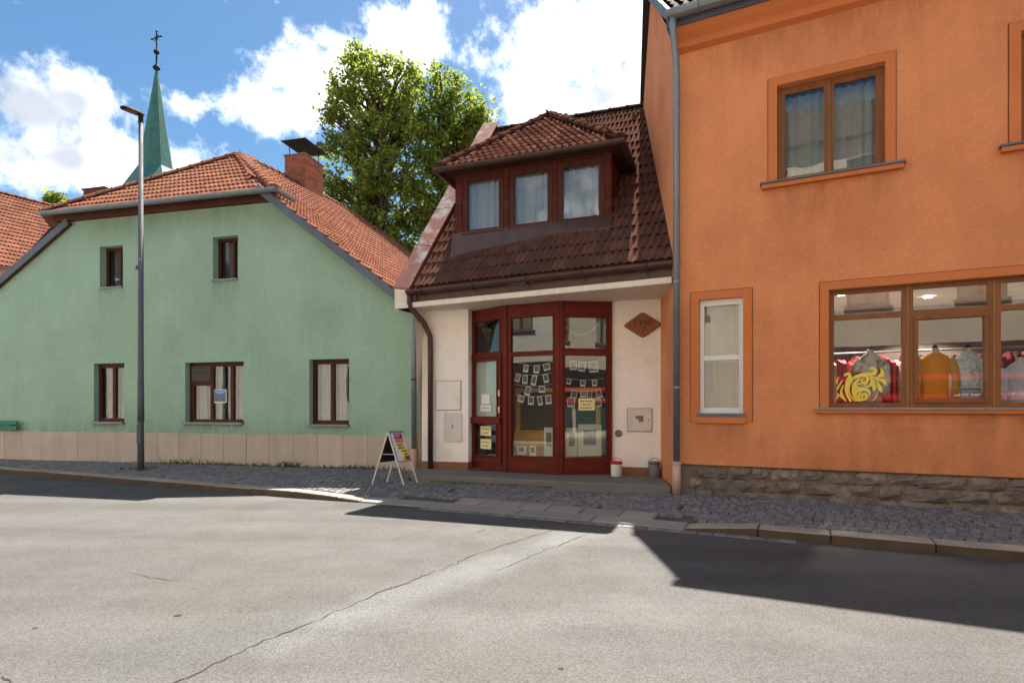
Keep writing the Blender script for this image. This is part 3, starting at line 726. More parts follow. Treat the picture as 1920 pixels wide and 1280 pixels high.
# hip face
hw = (hipR[0] - hipL[0]); up = Vector((0, 2.53 + oh, 8.40 - zHe)); sl = up.length; upn = up.normalized(); rows = int(sl / .315)
for r_ in range(rows):
    b = r_ * sl / rows; ha = hw * (1 - b / sl); c0 = hipL[0] + (uM - hipL[0]) * b / sl
    n = int(hw / .25)
    for k in range(n):
        u = hipL[0] + (k + .5) * hw / n
        if c0 - .06 < u < c0 + ha + .06: tiles.append(frame_m(Vector((u, -oh, zHe)) + upn * b + Vector((0, 0, .015)), (1, 0, 0), upn))
# right slope: rows run along v
run = uEr - uM
def rs_pt(a, v):   # a 0 at eave .. 1 ridge
    zr_ = ridge_z(max(v, 2.53)); return Vector((uEr + (uM - uEr) * a, v, zEr + (zr_ - zEr) * a))
nr = 29
for r_ in range(nr):
    a = r_ / nr; n = int(15.5 / .25)
    for k in range(n):
        v = vV - .03 + (k + .5) * .25
        p = rs_pt(a, v); vmin = vs0 if p.x > hipR[0] else -oh + (p.x - hipR[0]) / (uM - hipR[0]) * (2.53 + oh)
        if v < vmin - .05: continue
        q = rs_pt(a + .02, v); tiles.append(frame_m(p + Vector((.0, 0, .02)), (0, 1, 0), q - p))
lay(groof, 'roof_tile', TG, tiles, 300, cam_dist(FG))
RG = ridge_mesh('ridge_tile', .36, .135, TILEG)
ridge_run(groof, hipL, apex, RG, .36, up=.05); ridge_run(groof, hipR, apex, RG, .36, up=.05)
for (a, za), (b, zb) in zip(RP[:-1], RP[1:]): ridge_run(groof, (uM, a, za), (uM, min(b, 15.5), zb), RG, .36, up=.03)
# verge metal, fascia, gutter
def verge(p, q, dp=.005):
    a, b = Vector(p), Vector(q); mb = MB(); t = (b - a); nrm = Vector((-t.z, 0, t.x)).normalized(); nrm = nrm if nrm.z > 0 else -nrm
    mb.ext([a + nrm * .02, b + nrm * .02, b - nrm * .15, a - nrm * .15], (0, .03, 0)); o = mb.build('verge_flashing', DARKZINC, gh, bevel=.006)
    mb = MB(); mb.ext([a - nrm * .11, b - nrm * .11, b - nrm * .13, a - nrm * .13], (0, -a.y - .04, 0)); s_ = mb.build('verge_soffit', DARKWOOD, o); s_.location = (0, .031, 0)
    return o
verge((uR - .2, vV - .012, zLine(uR - .2) + .015), (uEr + .05, vV - .012, zLine(uEr + .05) + .015))
vW = -.12; _c, _d = FG.uz(118, 417, vW), FG.uz(0, 521, vW); sL = (_c[1] - _d[1]) / (_c[0] - _d[0])
verge((_c[0] + .1, vW - .012, _c[1] + .1 * sL + .015), (-13.7, vW - .012, _c[1] + (-13.7 - _c[0]) * sL + .015))
MB().box(uL - .05, uR + .08, -.13, -.002, zE + .0, zE + .16).build('fascia_board', DARKWOOD, gh)
zGu = zE + .12
gut = MB().halfpipe((FG.u(78, -oh - .11), -oh - .11, zGu), (-3.13, -oh - .11, zGu), .085).build('gutter', ZINC, gh)
MB().halfpipe((-3.16, -oh - .11, zGu), (-3.16, .25, zGu), .08).build('gutter_end', ZINC, gut)
for u in np.arange(-9.6, -3.2, 1.25): MB().tube([(u, -oh - .11 + .088 * math.cos(a), zGu + .088 * math.sin(a)) for a in np.linspace(math.pi, 2 * math.pi, 7)], .008, 5).build('gutter_bracket', ZINC, gut)
# downpipe at the right corner
ud = FG.u(776, -.12)
dp = MB().tube([(ud + .05, -.10, 3.4), (ud + .02, -.11, 3.1), (ud, -.12, 2.8), (ud, -.12, .62)], .052, 12).build('downpipe', ZINC, gh, smooth=True)
MB().tube([(ud, -.12, .62), (ud, -.12, .1)], .066, 12).build('cast_pipe', PINKP, dp); MB().tube([(ud, -.12, 2.02), (ud, -.12, 2.06)], .062, 12).build('pipe_clamp', BRONZE, dp)
# brick chimneys: every brick laid
def chimney(parent, u0, u1, v0, v1, z0, z1, bw=.25, bh=.077, mats=(BRICKC, MORTAR)):
    core = MB().box(u0 + .012, u1 - .012, v0 + .012, v1 - .012, z0, z1).build('chimney', mats[1], parent)
    me = MB().box(-.5, .5, 0, .5, 0, 1).mesh('brick', mats[0])
    rows = int((z1 - z0) / bh)
    for r_ in range(rows):
        z = z0 + r_ * (z1 - z0) / rows; hh = (z1 - z0) / rows - .012
        for side in range(2):
            L_ = (u1 - u0) if side == 0 else (v1 - v0); n = max(2, round(L_ / bw)); w = L_ / n
            xs = [(k + .5) * w for k in range(n)] if r_ % 2 == 0 else [w * .25] + [(k + 1) * w for k in range(n - 1)] + [L_ - w * .25]
            for j, x in enumerate(xs):
                ww = (w * .5 if r_ % 2 and j in (0, len(xs) - 1) else w) - .012
                M = Matrix.Translation((u0 + x, v0 + random.gauss(0, .001), z + .006)) if side == 0 else Matrix.Translation((u1 + random.gauss(0, .001), v0 + x, z + .006)) @ Matrix.Rotation(R(90), 4, 'Z')
                link_copy(me, 'brick', core, M @ Matrix.Diagonal((ww, .06, hh, 1)))
    return core
vC = 5.2
cu0, _ = FG.uz(533.5, 300, vC); cu1, ct = FG.uz(572, 289, vC)
vv_ = 1.05
ch = chimney(gh, cu0, cu1, vC, vC + vv_, 7.4, ct)
MB().box(cu0 - .03, cu1 + .03, vC - .03, vC + vv_ + .03, ct, ct + .05).build('chimney_slab', mat('chimney_cap_grey', (.20, .14, .11), .9), ch, bevel=.01)
cm = ((cu0 + cu1) / 2, vC + vv_ / 2); hx, hy_ = (cu1 - cu0) / 2, vv_ / 2
for sx in (-1, 1):
    for sy in (-1, 1): MB().tube([(cm[0] + sx * hx * .75, cm[1] + sy * hy_ * .75, ct + .05), (cm[0] + sx * hx * .75, cm[1] + sy * hy_ * .75, ct + .52)], .014, 6).build('cowl_leg', IRON, ch)
mb = MB(); e = 1.22; B = [(cm[0] + sx * hx * e, cm[1] + sy * hy_ * e, ct + .47) for sx, sy in ((-1, -1), (1, -1), (1, 1), (-1, 1))]; T_ = [(cm[0] + sx * hx * .45, cm[1] + sy * hy_ * .3, ct + .66) for sx, sy in ((-1, -1), (1, -1), (1, 1), (-1, 1))]
mb.add(B + T_, [(3, 2, 1, 0), (4, 5, 6, 7)] + [(i, (i + 1) % 4, 4 + (i + 1) % 4, 4 + i) for i in range(4)]); mb.build('cowl', IRON, ch)
zf = zLine(cu1)
mb = MB(); mb.ext([(cu1 + .002, vC - .05, zf - .1), (cu1 + .24, vC - .05, zf - .1 - .24 * .7), (cu1 + .24, vC - .05, zf + .06 - .24 * .7), (cu1 + .002, vC - .05, zf + .28)], (0, vv_ + .1, 0)); mb.build('chimney_flashing', DARKZINC, ch)
c2u0, c2t = FG.uz(156, 357, 5.0); c2u1, _ = FG.uz(196, 357, 5.0)
ch2 = chimney(gh, c2u0, c2u1, 5.0, 5.8, 6.2, c2t, mats=(mat('old_brick', (.16, .07, .045), .9, .2, 9, piece=.25), MORTAR)); MB().box(c2u0 - .04, c2u1 + .04, 4.96, 5.84, c2t, c2t + .05).build('chimney_slab', mat('chimney_cap_dark', (.08, .06, .055), .9), ch2)

# ------------------------------------------------------------------ ORANGE HOUSE
oh_ = fthing('orange_house', 'two storey orange rendered house with clothes shop window and rough stone plinth', 'house', FO)
LEN = 11.5; ZW = .60; ZT = 7.15
SDv = FO.loc((2.4821 + .107, 8.9589 + .994, 0)); SD = np.array([SDv.x, SDv.y]) / np.hypot(SDv.x, SDv.y)   # side wall direction in plan
def orect(p, q, v=0.):
    a, d = FO.uz(*p, v); b, c = FO.uz(*q, v); return (a, b, c, d)
W1 = orect((1457, 162), (1660, 314)); W1 = (W1[0], W1[1], 4.66, 6.05)
W2 = (4.17, 5.5, 4.66, 6.05); W3 = (6.9, 8.2, 4.66, 6.05)
NW = (.385, 1.008, 1.37, 3.08); SH = (2.11, 5.75, 1.46, 3.08)
mb = MB(); wall(mb, 0, LEN, ZW, lambda u: ZT, [W1, W2, W3, NW, SH], 0, .16)
mb.quad((0, 0, ZW), (LEN, 0, ZW), (LEN, .3, ZW), (0, .3, ZW))
bk = 4.7; sx, sy = SD * bk
ridgeD = 2.65; zR = 9.78
mb.add([(0, 0, .1), (SD[0] * ridgeD, SD[1] * ridgeD, .1), (SD[0] * ridgeD, SD[1] * ridgeD, zR - .12), (0, 0, ZT)], [(0, 1, 2, 3)])
mb.add([(SD[0] * ridgeD, SD[1] * ridgeD, .1), (sx, sy, .1), (sx, sy, ZT), (SD[0] * ridgeD, SD[1] * ridgeD, zR - .12)], [(0, 1, 2, 3)])
mb.add([(LEN, 0, 0), (LEN, sy, 0), (LEN, sy, ZT), (LEN, SD[1] * ridgeD, zR - .12), (LEN, 0, ZT)], [(0, 1, 2, 3, 4)]); mb.quad((sx, sy, 0), (LEN, sy, 0), (LEN, sy, ZT), (sx, sy, ZT))
oww = mb.build('wall', ORANGE, oh_)
# cornice
mb = MB(); prof = [(-.001, ZT - .29), (-.10, ZT - .25), (-.10, ZT - .16), (-.20, ZT - .08), (-.20, ZT + .02), (-.001, ZT + .02)]
mb.ext([(0.0, y, z) for y, z in prof], (LEN, 0, 0)); mb.build('cornice', ORANGET, oh_)
MB().box(-.05, LEN, -.24, -.01, ZT + .022, ZT + .13).build('eaves_board', DARKZINC, oh_)
# roof
mb = MB(); ev = -.30; ez = ZT + .14; fr_ = ridgeD
def opt(u, k):   # k 0 eave .. 1 ridge; skewed like the side wall
    v = ev + (SD[1] * fr_ - ev) * k; off = SD[0] / SD[1] * v
    return Vector((u + off * (1 - u / LEN), v, ez + (zR - ez) * k))
mb.quad(opt(-.06, 0), opt(LEN, 0), opt(LEN, 1), opt(-.06, 1))
mb.quad(opt(-.14, 1), opt(LEN, 1), Vector((LEN, sy + .1, ZT)), Vector((sx - .05, sy + .1, ZT)))
oroof = mb.build('roof', TILEO, oh_)
TO = tile_mesh('roof_tile', .30, .40, TILEO, 2, .03); tl = []
for r_ in range(10):
    for k in range(30):
        p = opt(-.06 + k * .3 + .15, r_ / 10); q = opt(-.06 + k * .3 + .15, (r_ + 1) / 10); tl.append(frame_m(p + Vector((0, 0, .02)), (1, 0, 0), q - p))
lay(oroof, 'roof_tile', TO, tl, 300)
a, b = opt(-.05, 0), opt(-.05, 1); mb = MB(); mb.ext([a + Vector((-.045, 0, -.12)), a + Vector((-.045, 0, .07)), a + Vector((.0, 0, .07)), a + Vector((.0, 0, -.12))], b - a); mb.build('verge_flashing', DARKZINC, oh_)
gut = MB().halfpipe((-.02, ev - .10, ez - .005), (LEN, ev - .10, ez - .005), .10).build('gutter', ZINC, oh_)
for u in np.arange(.45, 8, .72): MB().tube([(u, ev - .10 + .105 * math.cos(a), ez - .005 + .105 * math.sin(a)) for a in np.linspace(math.pi, 2 * math.pi, 8)] + [(u, -.2, ez + .04)], .011, 5).build('gutter_bracket', DARKZINC, gut)
ud = .075
dp = MB().tube([(ud, ev - .10, ez - .06), (ud, ev - .10, ez - .22), (ud, ev - .06, ez - .34), (ud, -.18, ez - .56), (ud, -.13, ez - .72), (ud, -.12, .62)], .05, 14).build('downpipe', ZINC, oh_, smooth=True)
MB().tube([(ud, -.12, .64), (ud, -.12, .15)], .062, 14).build('cast_pipe', PINKP, dp, smooth=True); MB().tube([(ud, -.12, .60), (ud, -.12, .645)], .072, 14).build('pipe_collar', PINKP, dp)
for z in (5.3, 3.35, 1.75): MB().tube([(ud, -.12, z), (ud, -.12, z + .03)], .057, 14).build('pipe_clamp', ZINC, dp)
# stone plinth: core and stones, one by one
core = MB(); core.box(.0, LEN, .05, .3, 0, ZW - .01); core.add([(.0, .055, 0), (0, .055, ZW - .01), (SD[0] * 1.4, SD[1] * 1.4, ZW - .01), (SD[0] * 1.4, SD[1] * 1.4, 0)], [(0, 1, 2, 3)])
plc = core.build('stone_plinth', STONEM, oh_)
def rock(u0, u1, z0, z1, v=.05):
    nx, nz = 9, 6; vs = []; fs = []; ox, oz = random.random() * 9, random.random() * 9
    cut = [random.uniform(.02, .28) for _ in range(4)]
    for j in range(nz + 1):
        for i in range(nx + 1):
            a, b = i / nx, j / nz
            e = min(a, 1 - a) * (u1 - u0) * 9; f = min(b, 1 - b) * (z1 - z0) * 9
            bul = min(1, e) ** .5 * min(1, f) ** .5
            corner = 1.0
            for ci, (ca, cb) in enumerate(((0, 0), (1, 0), (0, 1), (1, 1))):
                dd = abs(a - ca) + abs(b - cb)
                if dd < cut[ci]: corner = 0
            n = .5 + .28 * math.sin(ox + a * 7 + b * 3) + .22 * math.sin(oz + b * 9 - a * 5) + random.gauss(0, .16)
            ju = 0 if 0 < i < nx else random.gauss(0, .012); jz = 0 if 0 < j < nz else random.gauss(0, .010)
            vs.append((u0 + (u1 - u0) * a + ju, v - bul * corner * (.045 + .055 * n), z0 + (z1 - z0) * b + jz))
    for j in range(nz):
        for i in range(nx): k = j * (nx + 1) + i; fs.append((k, k + 1, k + nx + 2, k + nx + 1))
    mb = MB(); mb.add(vs, fs); mb.build('stone', STONE, plc)
rows = [(.03, .22), (.235, .40), (.415, .585)]
for ri, (z0, z1) in enumerate(rows):
    u = .12 + .1 * ri
    while u < 8.0:
        w = random.uniform(.22, .52); zz = random.gauss(0, .018)
        if ri == 0 and random.random() < .28 and u + w < 8: rock(u, u + w, z0, rows[1][1] - .03); 
        elif ri == 1 and random.random() < .15: rock(u, u + w * .5, z0 + zz, z1)
        else: rock(u, u + w, z0 + zz, z1 + zz * .5)
        u += w + random.uniform(.012, .03)
# window trims
def trim(rect, w, bot=False):
    a, b, c, d = rect; t = w; mb = MB(); q = c if not bot else c - w
    mb.box(a - t, a - .0, -.018, -.001, q, d + t); mb.box(b, b + t, -.018, -.001, q, d + t); mb.box(a, b, -.018, -.001, d, d + t)
    if bot: mb.box(a, b, -.018, -.001, q, c)
    tr_ = mb.build('window_trim', ORANGET, oh_)
    mb = MB(); k = t + .009; q2 = q - (.009 if bot else 0)
    mb.box(a - k, a - t - .0005, -.008, -.001, q2, d + k); mb.box(b + t + .0005, b + k, -.008, -.001, q2, d + k); mb.box(a - t - .0005, b + t + .0005, -.008, -.001, d + t + .0005, d + k); mb.build('trim_shadow_gap', mat('trim_shadow_gap', (.16, .05, .02), .9), tr_)  # dark strip round the trim: the groove's shade put in as colour
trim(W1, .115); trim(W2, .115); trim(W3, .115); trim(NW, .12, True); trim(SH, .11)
def owin(rect, kind):
    a, b, c, d = rect
    if kind == 'up':
        m_ = (a + b) / 2
        fr = window(oh_, rect, [(a + .10, m_ - .06, c + .10, d - .10), (m_ + .06, b - .10, c + .10, d - .10)], .10, OAK)
        MB().box(m_ - .028, m_ + .028, .082, .099, c + .05, d - .05).build('sash_bar', OAK, fr, bevel=.006)
        MB().box(a - .22, b + .22, -.11, .11, c - .012, c + .012).build('sill', DARKZINC, fr); MB().box(a - .20, b + .20, -.085, -.001, c - .075, c - .013).build('sill_block', ORANGET, fr, bevel=.006)
        curtain(fr, a + .08, b - .08, c + .05, d - .06, .33, SHEER, 9, .02)
    elif kind == 'narrow':
        zm = c + (d - c) * .485
        fr = window(oh_, rect, [(a + .065, b - .06, c + .085, zm - .03), (a + .065, b - .06, zm + .04, d - .09)], .06, WHITEF)
        MB().box(a - .03, b + .03, -.05, .07, c - .05, c + .005).build('sill', DARKZINC, fr); MB().box(a - .05, b + .04, -.04, -.019, c - .14, c - .051).build('sill_block', ORANGET, fr)
        curtain(fr, a + .06, b - .06, zm - .05, d - .08, .22, CURT, 5, .02); curtain(fr, a + .06, b - .06, c + .02, zm - .04, .30, mat('dark_net', (.22, .20, .18), .9), 4, .02)
owin(W1, 'up'); owin(W2, 'up'); owin(W3, 'up'); owin(NW, 'narrow')
for w_ in (W1, W2): rain_stain(oh_, w_[0] - .2, w_[1] + .2, w_[2] - 1.1, w_[2] - .08, STAIN_O)
rain_stain(oh_, NW[0] - .12, NW[1] + .12, .62, NW[2] - .145, STAIN_O); rain_stain(oh_, SH[0] - .3, 6.2, .62, SH[2] - .08, STAIN_O); rain_stain(oh_, .15, 9, ZW + .002, 1.25, STAIN_O, True); rain_stain(oh_, .2, 3.6, 5.9, 6.85, STAIN_O)
# shop window
VS = .10
a, b, c, d = SH
g1 = (FO.u(1564, VS), FO.u(1691, VS)); g2 = (FO.u(1712.5, VS), FO.u(1852, VS)); s2 = (FO.u(1722, VS), FO.u(1845, VS)); g3 = (FO.u(1877, VS), 5.65)
zt0, zt1 = 2.67, 2.74; zb = c + .06
fr = window(oh_, SH, [(g1[0], g1[1], zb, zt0), (g1[0], g1[1], zt1, d - .06), (s2[0], s2[1], zb + .05, zt0 - .06), (g2[0], g2[1], zt1, d - .06), (g3[0], g3[1], zb, zt0), (g3[0], g3[1], zt1, d - .06)], VS, OAK, GLASSD, .07)
for x in ((g1[1] + g2[0]) / 2, (g2[1] + g3[0]) / 2): MB().box(x - .0025, x + .0025, VS - .004, VS - .0005, c + .01, d - .01).build('frame_joint', mat('joint_pale', (.45, .25, .12), .6), fr)
MB().box(s2[0] - .05, s2[1] + .05, VS - .022, VS - .001, zb, zb + .048).build('sash_rail', OAK, fr, bevel=.005); MB().box(s2[0] - .05, s2[1] + .05, VS - .022, VS - .001, zt0 - .058, zt0 - .005).build('sash_rail', OAK, fr, bevel=.005)
for q in (s2[0] - .05, s2[1] + .002): MB().box(q, q + .048, VS - .021, VS - .001, zb + .049, zt0 - .06).build('sash_stile', OAK, fr, bevel=.005)
MB().box(a - .18, b + .2, -.09, VS, c - .03, c - .002).build('sill', ZINC, fr); MB().box(a - .17, b + .2, -.07, -.001, c - .075, c - .031).build('sill_block', ORANGET, fr)
# room
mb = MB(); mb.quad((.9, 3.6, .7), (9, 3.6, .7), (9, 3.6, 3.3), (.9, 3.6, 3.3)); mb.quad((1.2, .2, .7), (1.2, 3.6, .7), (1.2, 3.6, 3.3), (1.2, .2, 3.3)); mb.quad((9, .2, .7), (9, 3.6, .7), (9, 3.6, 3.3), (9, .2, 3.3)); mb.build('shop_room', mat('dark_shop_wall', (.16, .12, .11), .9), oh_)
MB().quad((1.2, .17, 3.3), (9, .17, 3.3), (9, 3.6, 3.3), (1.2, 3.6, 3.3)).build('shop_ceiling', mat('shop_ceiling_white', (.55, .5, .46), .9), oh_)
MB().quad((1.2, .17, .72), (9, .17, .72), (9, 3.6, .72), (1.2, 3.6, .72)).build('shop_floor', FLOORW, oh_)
MB().box(1.3, 6.2, .19, .75, .75, c + .02).build('display_ledge', mat('ledge_dark', (.07, .05, .05), .6), oh_)
for px, py in ((1577, 553), (1740, 557)):
    r_ = ray(px, py); t = (3.285 - H) / r_[2]; P = FO.loc((r_[0] * t, r_[1] * t, 3.285))
    o = tag(MB().lathe([(.055, -.006), (.06, 0), (.05, .008)], n=16).build('downlight', emit_mat('lamp_glow', (1, .9, .72), 7)), 'small lit ceiling downlight seen behind the ' + ('left' if px < 1600 else 'middle') + ' transom pane of the clothes shop', 'ceiling light', 'shop downlights')
    o.location = tuple(FO.w(P.x, P.y, 3.285))
    ld = bpy.data.lights.new('downlight', 'SPOT'); ld.energy = 60; ld.spot_size = R(120); ld.color = (1, .9, .75); ld.shadow_soft_size = .05
    lo = bpy.data.objects.new('downlight_bulb', ld); COL.objects.link(lo); lo.parent = o; lo.location = (0, 0, -.02)
# yellow scroll ornament stuck on the glass
def stroke(mb, pts, w0, w1, v, peak=.45, n=10):
    P = [Vector((p[0], p[1])) for p in pts]; Q = []
    for i in range(len(P) - 1):
        p0, p1, p2, p3 = P[max(i - 1, 0)], P[i], P[i + 1], P[min(i + 2, len(P) - 1)]
        for k in range(n):
            t = k / n; Q.append(.5 * ((2 * p1) + (p2 - p0) * t + (2 * p0 - 5 * p1 + 4 * p2 - p3) * t * t + (3 * p1 - p0 - 3 * p2 + p3) * t ** 3))
    Q.append(P[-1]); vs = []
    for i, q in enumerate(Q):
        t = (Q[min(i + 1, len(Q) - 1)] - Q[max(i - 1, 0)]).normalized(); nn = Vector((-t.y, t.x)); s = i / (len(Q) - 1)
        w = (w0 + (w1 - w0) * (s / peak if s < peak else 1 - (s - peak) / (1 - peak)) if True else 0); w = max(w, .6)
        for sg in (-1, 1):
            x, y = q + nn * w * sg; u, z = FO.uz(1560 + x / 9.844, 640 + y / 9.846, VS + .036); vs.append((u, v, z))
    mb.add(vs, [(2 * i, 2 * i + 1, 2 * i + 3, 2 * i + 2) for i in range(len(Q) - 1)])
mb = MB(); vO = VS + .0365
for pts, w0, w1, pk in (
    ([(350, 1105), (290, 1000), (265, 880), (290, 740), (330, 650), (300, 595), (215, 625)], 26, 40, .6),
    ([(440, 1105), (340, 1000), (310, 870), (350, 730), (430, 650), (560, 610), (700, 600), (790, 580), (800, 520), (740, 490), (695, 515)], 12, 34, .75),
    ([(480, 1105), (410, 1000), (400, 880), (420, 780), (470, 720), (520, 700)], 20, 34, .35),
    ([(400, 860), (470, 790), (540, 780)], 20, 14, .4), ([(400, 930), (450, 850), (520, 840)], 20, 14, .4),
    ([(520, 1100), (440, 1020), (450, 930), (540, 880), (640, 890), (690, 940), (690, 1000)], 16, 36, .5),
    ([(540, 1060), (600, 1070), (640, 1020), (610, 970), (550, 985), (545, 1020), (575, 1035)], 14, 26, .4),
    ([(560, 1105), (500, 1040), (500, 970), (560, 930)], 10, 24, .5),
    ([(420, 690), (520, 650), (620, 640), (660, 700), (620, 760), (560, 750), (550, 705), (590, 690)], 8, 30, .55),
    ([(570, 810), (660, 830), (730, 780), (730, 700), (690, 650)], 8, 32, .55),
    ([(790, 680), (880, 640), (930, 580), (900, 490)], 8, 46, .55), ([(700, 630), (760, 660), (850, 660)], 6, 14, .5),
    ([(810, 690), (900, 710), (970, 750), (1010, 810)], 6, 40, .6), ([(820, 720), (860, 800), (890, 870), (915, 945)], 6, 44, .65), ([(775, 690), (770, 780), (780, 850), (770, 920)], 6, 42, .6),
    ([(835, 920), (820, 1000), (780, 1060), (720, 1105)], 5, 12, .5),
    ([(260, 1100), (190, 1010), (170, 920), (210, 800)], 14, 30, .4), ([(265, 1105), (160, 1010), (90, 960)], 6, 16, .5),
    ([(95, 900), (120, 830), (200, 710)], 10, 24, .4), ([(90, 790), (95, 710), (135, 650)], 8, 20, .4), ([(90, 1060), (110, 1000), (95, 930)], 8, 16, .5)):
    stroke(mb, pts, w0 * .7, w1 * 1.0, vO, pk)
mb.build('window_ornament', YELP, fr)
# mannequins
def mannequin(px, v, neck_y, sh_w, top_m, label, sleeve=True, jeans=True, lower=None, drop=.75):
    u, zn = FO.uz(px, neck_y, v); zc = zn - .03
    o = thing('mannequin', label, 'mannequin', tuple(FO.w(u, v, c + .02)), FO.ang, 'shop window mannequins'); zb_ = c + .02
    z = lambda q: q - zb_
    MB().lathe([(.055, z(zn) - .14), (.045, z(zn) - .06), (.043, z(zn)), (.02, z(zn) + .005)], n=14).build('neck', SKIN, o, smooth=True)
    MB().lathe([(.03, z(zn)), (.028, z(zn) + .03), (.012, z(zn) + .05)], n=10).build('neck_cap', IRON, o, smooth=True)
    sw = sh_w / 2; zs = z(zn) - .10; h_ = zs
    prof = [(sw * .86, zs - min(h_, drop)), (sw * .84, zs - .45), (sw * .80, zs - .32), (sw * .88, zs - .2), (sw * .95, zs - .08), (sw * .72, zs - .01), (.07, zs + .035), (.05, zs + .045)]
    MB().lathe(prof, n=22, sy=.62).build('top', top_m, o, smooth=True)
    if sleeve:
        for sg in (-1, 1): MB().tube([(sg * sw * .80, 0, zs - .05), (sg * sw * 1.02, -.01, zs - .16), (sg * sw * 1.08, -.03, zs - .36), (sg * sw * 1.02, -.05, zs - min(h_, .58))], [.06, .065, .058, .05], 10).build('sleeve', top_m if not lower else lower, o, smooth=True)
    if jeans: MB().lathe([(sw * .78, 0), (sw * .82, zs - drop + .02)], n=18, sy=.6).build('jeans', JEANS, o, smooth=True)
mannequin(1753, .48, 653, .40, ORKNIT, 'headless mannequin in bright orange cardigan, middle shop window panel', lower=ORKNIT2, jeans=False)
mannequin(1815, .50, 652, .34, GREYKNIT, 'headless mannequin in grey patterned top and pale jeans, middle shop window panel', drop=.42)
mannequin(1632, .55, 655, .34, FLORAL, 'headless mannequin in floral top behind the yellow scroll ornament')
mannequin(1912, .50, 670, .34, LILAC, 'headless mannequin in lilac top at the right edge of the shop window', jeans=False)
rack = fthing('clothes_rack', 'long clothes rack packed with dark and red garments behind the mannequins', 'clothes rack', Frame(FO.w(1.6, 1.75, .72)[:2], FO.d))
rack.location.z = .72
MB().tube([(0, 0, 1.62), (5.6, 0, 1.62)], .015, 8).build('rail', ZINC, rack)
for x in (.02, 2.8, 5.58): MB().tube([(x, 0, 0), (x, 0, 1.62)], .015, 8).build('post', ZINC, rack)
GC = [mat('cloth_%d' % i, cc_, .9, .2, 8) for i, cc_ in enumerate(((.16, .012, .02), (.45, .02, .035), (.04, .025, .035), (.26, .03, .05), (.05, .06, .13), (.50, .36, .36), (.30, .02, .03), (.42, .06, .08)))]
gm = {}
for k in range(62):
    m_ = GC[int(rng.integers(0, 8))]
    if m_ not in gm:
        mb = MB(); mb.ext([(0, -.02, 1.57), (0, -.20, 1.5), (0, -.21, .8), (0, .21, .75), (0, .20, 1.5), (0, .02, 1.57)], (.045, 0, 0)); gm[m_] = mb.mesh('garment', m_)
    link_copy(gm[m_], 'garment', rack, Matrix.Translation((.06 + k * .088 + random.uniform(-.01, .01), random.gauss(0, .01), 0)) @ Matrix.Rotation(random.gauss(.25, .15), 4, 'Z') @ Matrix.Diagonal((1, 1, random.uniform(.94, 1.0), 1)))

# ------------------------------------------------------------------ SMALL MIDDLE HOUSE
mh = fthing('small_shop_house', 'small white house with steep brown tile roof, dormer and red wooden shopfront', 'house', FM)
ZST, ZSO = .262, 3.37
BAY = [(.92, .25), (1.81, -.26), (2.89, -.40), (3.765, -.03)]
for a, b in ((0, .99), (3.765, 4.85)): MB().box(a, b, 0, .35, .40, ZSO + .35).build('wall', WHITEW, mh)
for a, b in ((-.005, .985), (3.77, 4.85)): MB().box(a, b, -.012, .3, .1, .398).build('plinth', PLINTHB, mh)
# shopfront facets
def facet(i, boxes, name, doorleaf=None):
    p, q = Vector(BAY[i]), Vector(BAY[i + 1]); wp, wq = FM.w(*p, 0), FM.w(*q, 0)
    F = Frame(wp[:2], wq[:2] - wp[:2]); ln = (q - p).length
    M = Matrix.Translation((p.x, p.y, 0)) @ Matrix.Rotation(math.atan2(q.y - p.y, q.x - p.x), 4, 'Z')
    def rc(x0, y0, x1, y1): a, d = F.uz(x0, y0); b, c = F.uz(x1, y1); return (a, b, c, d)
    panes = [rc(*bx) for bx in boxes]
    fr = window(mh, (0, ln, ZST + .01, ZSO - .005), panes, 0, REDW, GLASSD, .07, name, M=M, bevel=.008)
    return fr, panes, F, ln, M
f1, p1, F1, l1, M1 = facet(0, [(888.4, 606, 936.3, 658), (889.8, 679, 931.2, 780.6), (888.7, 794, 930.4, 854.4)], 'entrance_door')
f2, p2, F2, l2, M2 = facet(1, [(958.3, 596.5, 1036.2, 656.2), (958.9, 668.4, 1036.2, 856.3)], 'shop_window')
f3, p3, F3, l3, M3 = facet(2, [(1059.3, 594, 1138.5, 653.5), (1059.8, 665.8, 1138.5, 857.6)], 'shop_window')
# glazing beads round the panes, door leaf and its fittings
def beads(fr, panes, w=.03, t=.016):
    for a, b, c, d in panes:
        mb = MB(); mb.box(a - w, a - .002, -t, -.0005, c - w, d + w); mb.box(b + .002, b + w, -t, -.0005, c - w, d + w); mb.box(a - .002, b + .002, -t, -.0005, d + .002, d + w); mb.box(a - .002, b + .002, -t, -.0005, c - w, c - .002); mb.build('glazing_bead', REDW, fr, bevel=.004)
beads(f1, p1); beads(f2, p2); beads(f3, p3)
a, d = F1.uz(880, 668); b, c = F1.uz(941, 869)
leaf = MB()
for q0, q1, r0, r1 in ((a, a + .05, c, d), (b - .05, b, c, d), (a + .05, b - .05, d - .05, d), (a + .05, b - .05, c, c + .07)): leaf.box(q0, q1, -.035, -.0165, r0, r1)
leaf.build('door_leaf', REDW, f1, bevel=.005)
_, hz = F1.uz(905, 788); MB().box(a - .02, b + .0, -.075, -.0355, hz - .06, hz + .06).build('door_bar', REDW, f1, bevel=.008)
for py in (737, 768): _, z = F1.uz(934, py); MB().box(b - .045, b - .018, -.06, -.0355, z - .06, z + .06).build('door_handle', mat('white_fitting', (.75, .72, .68), .4), f1, bevel=.006)
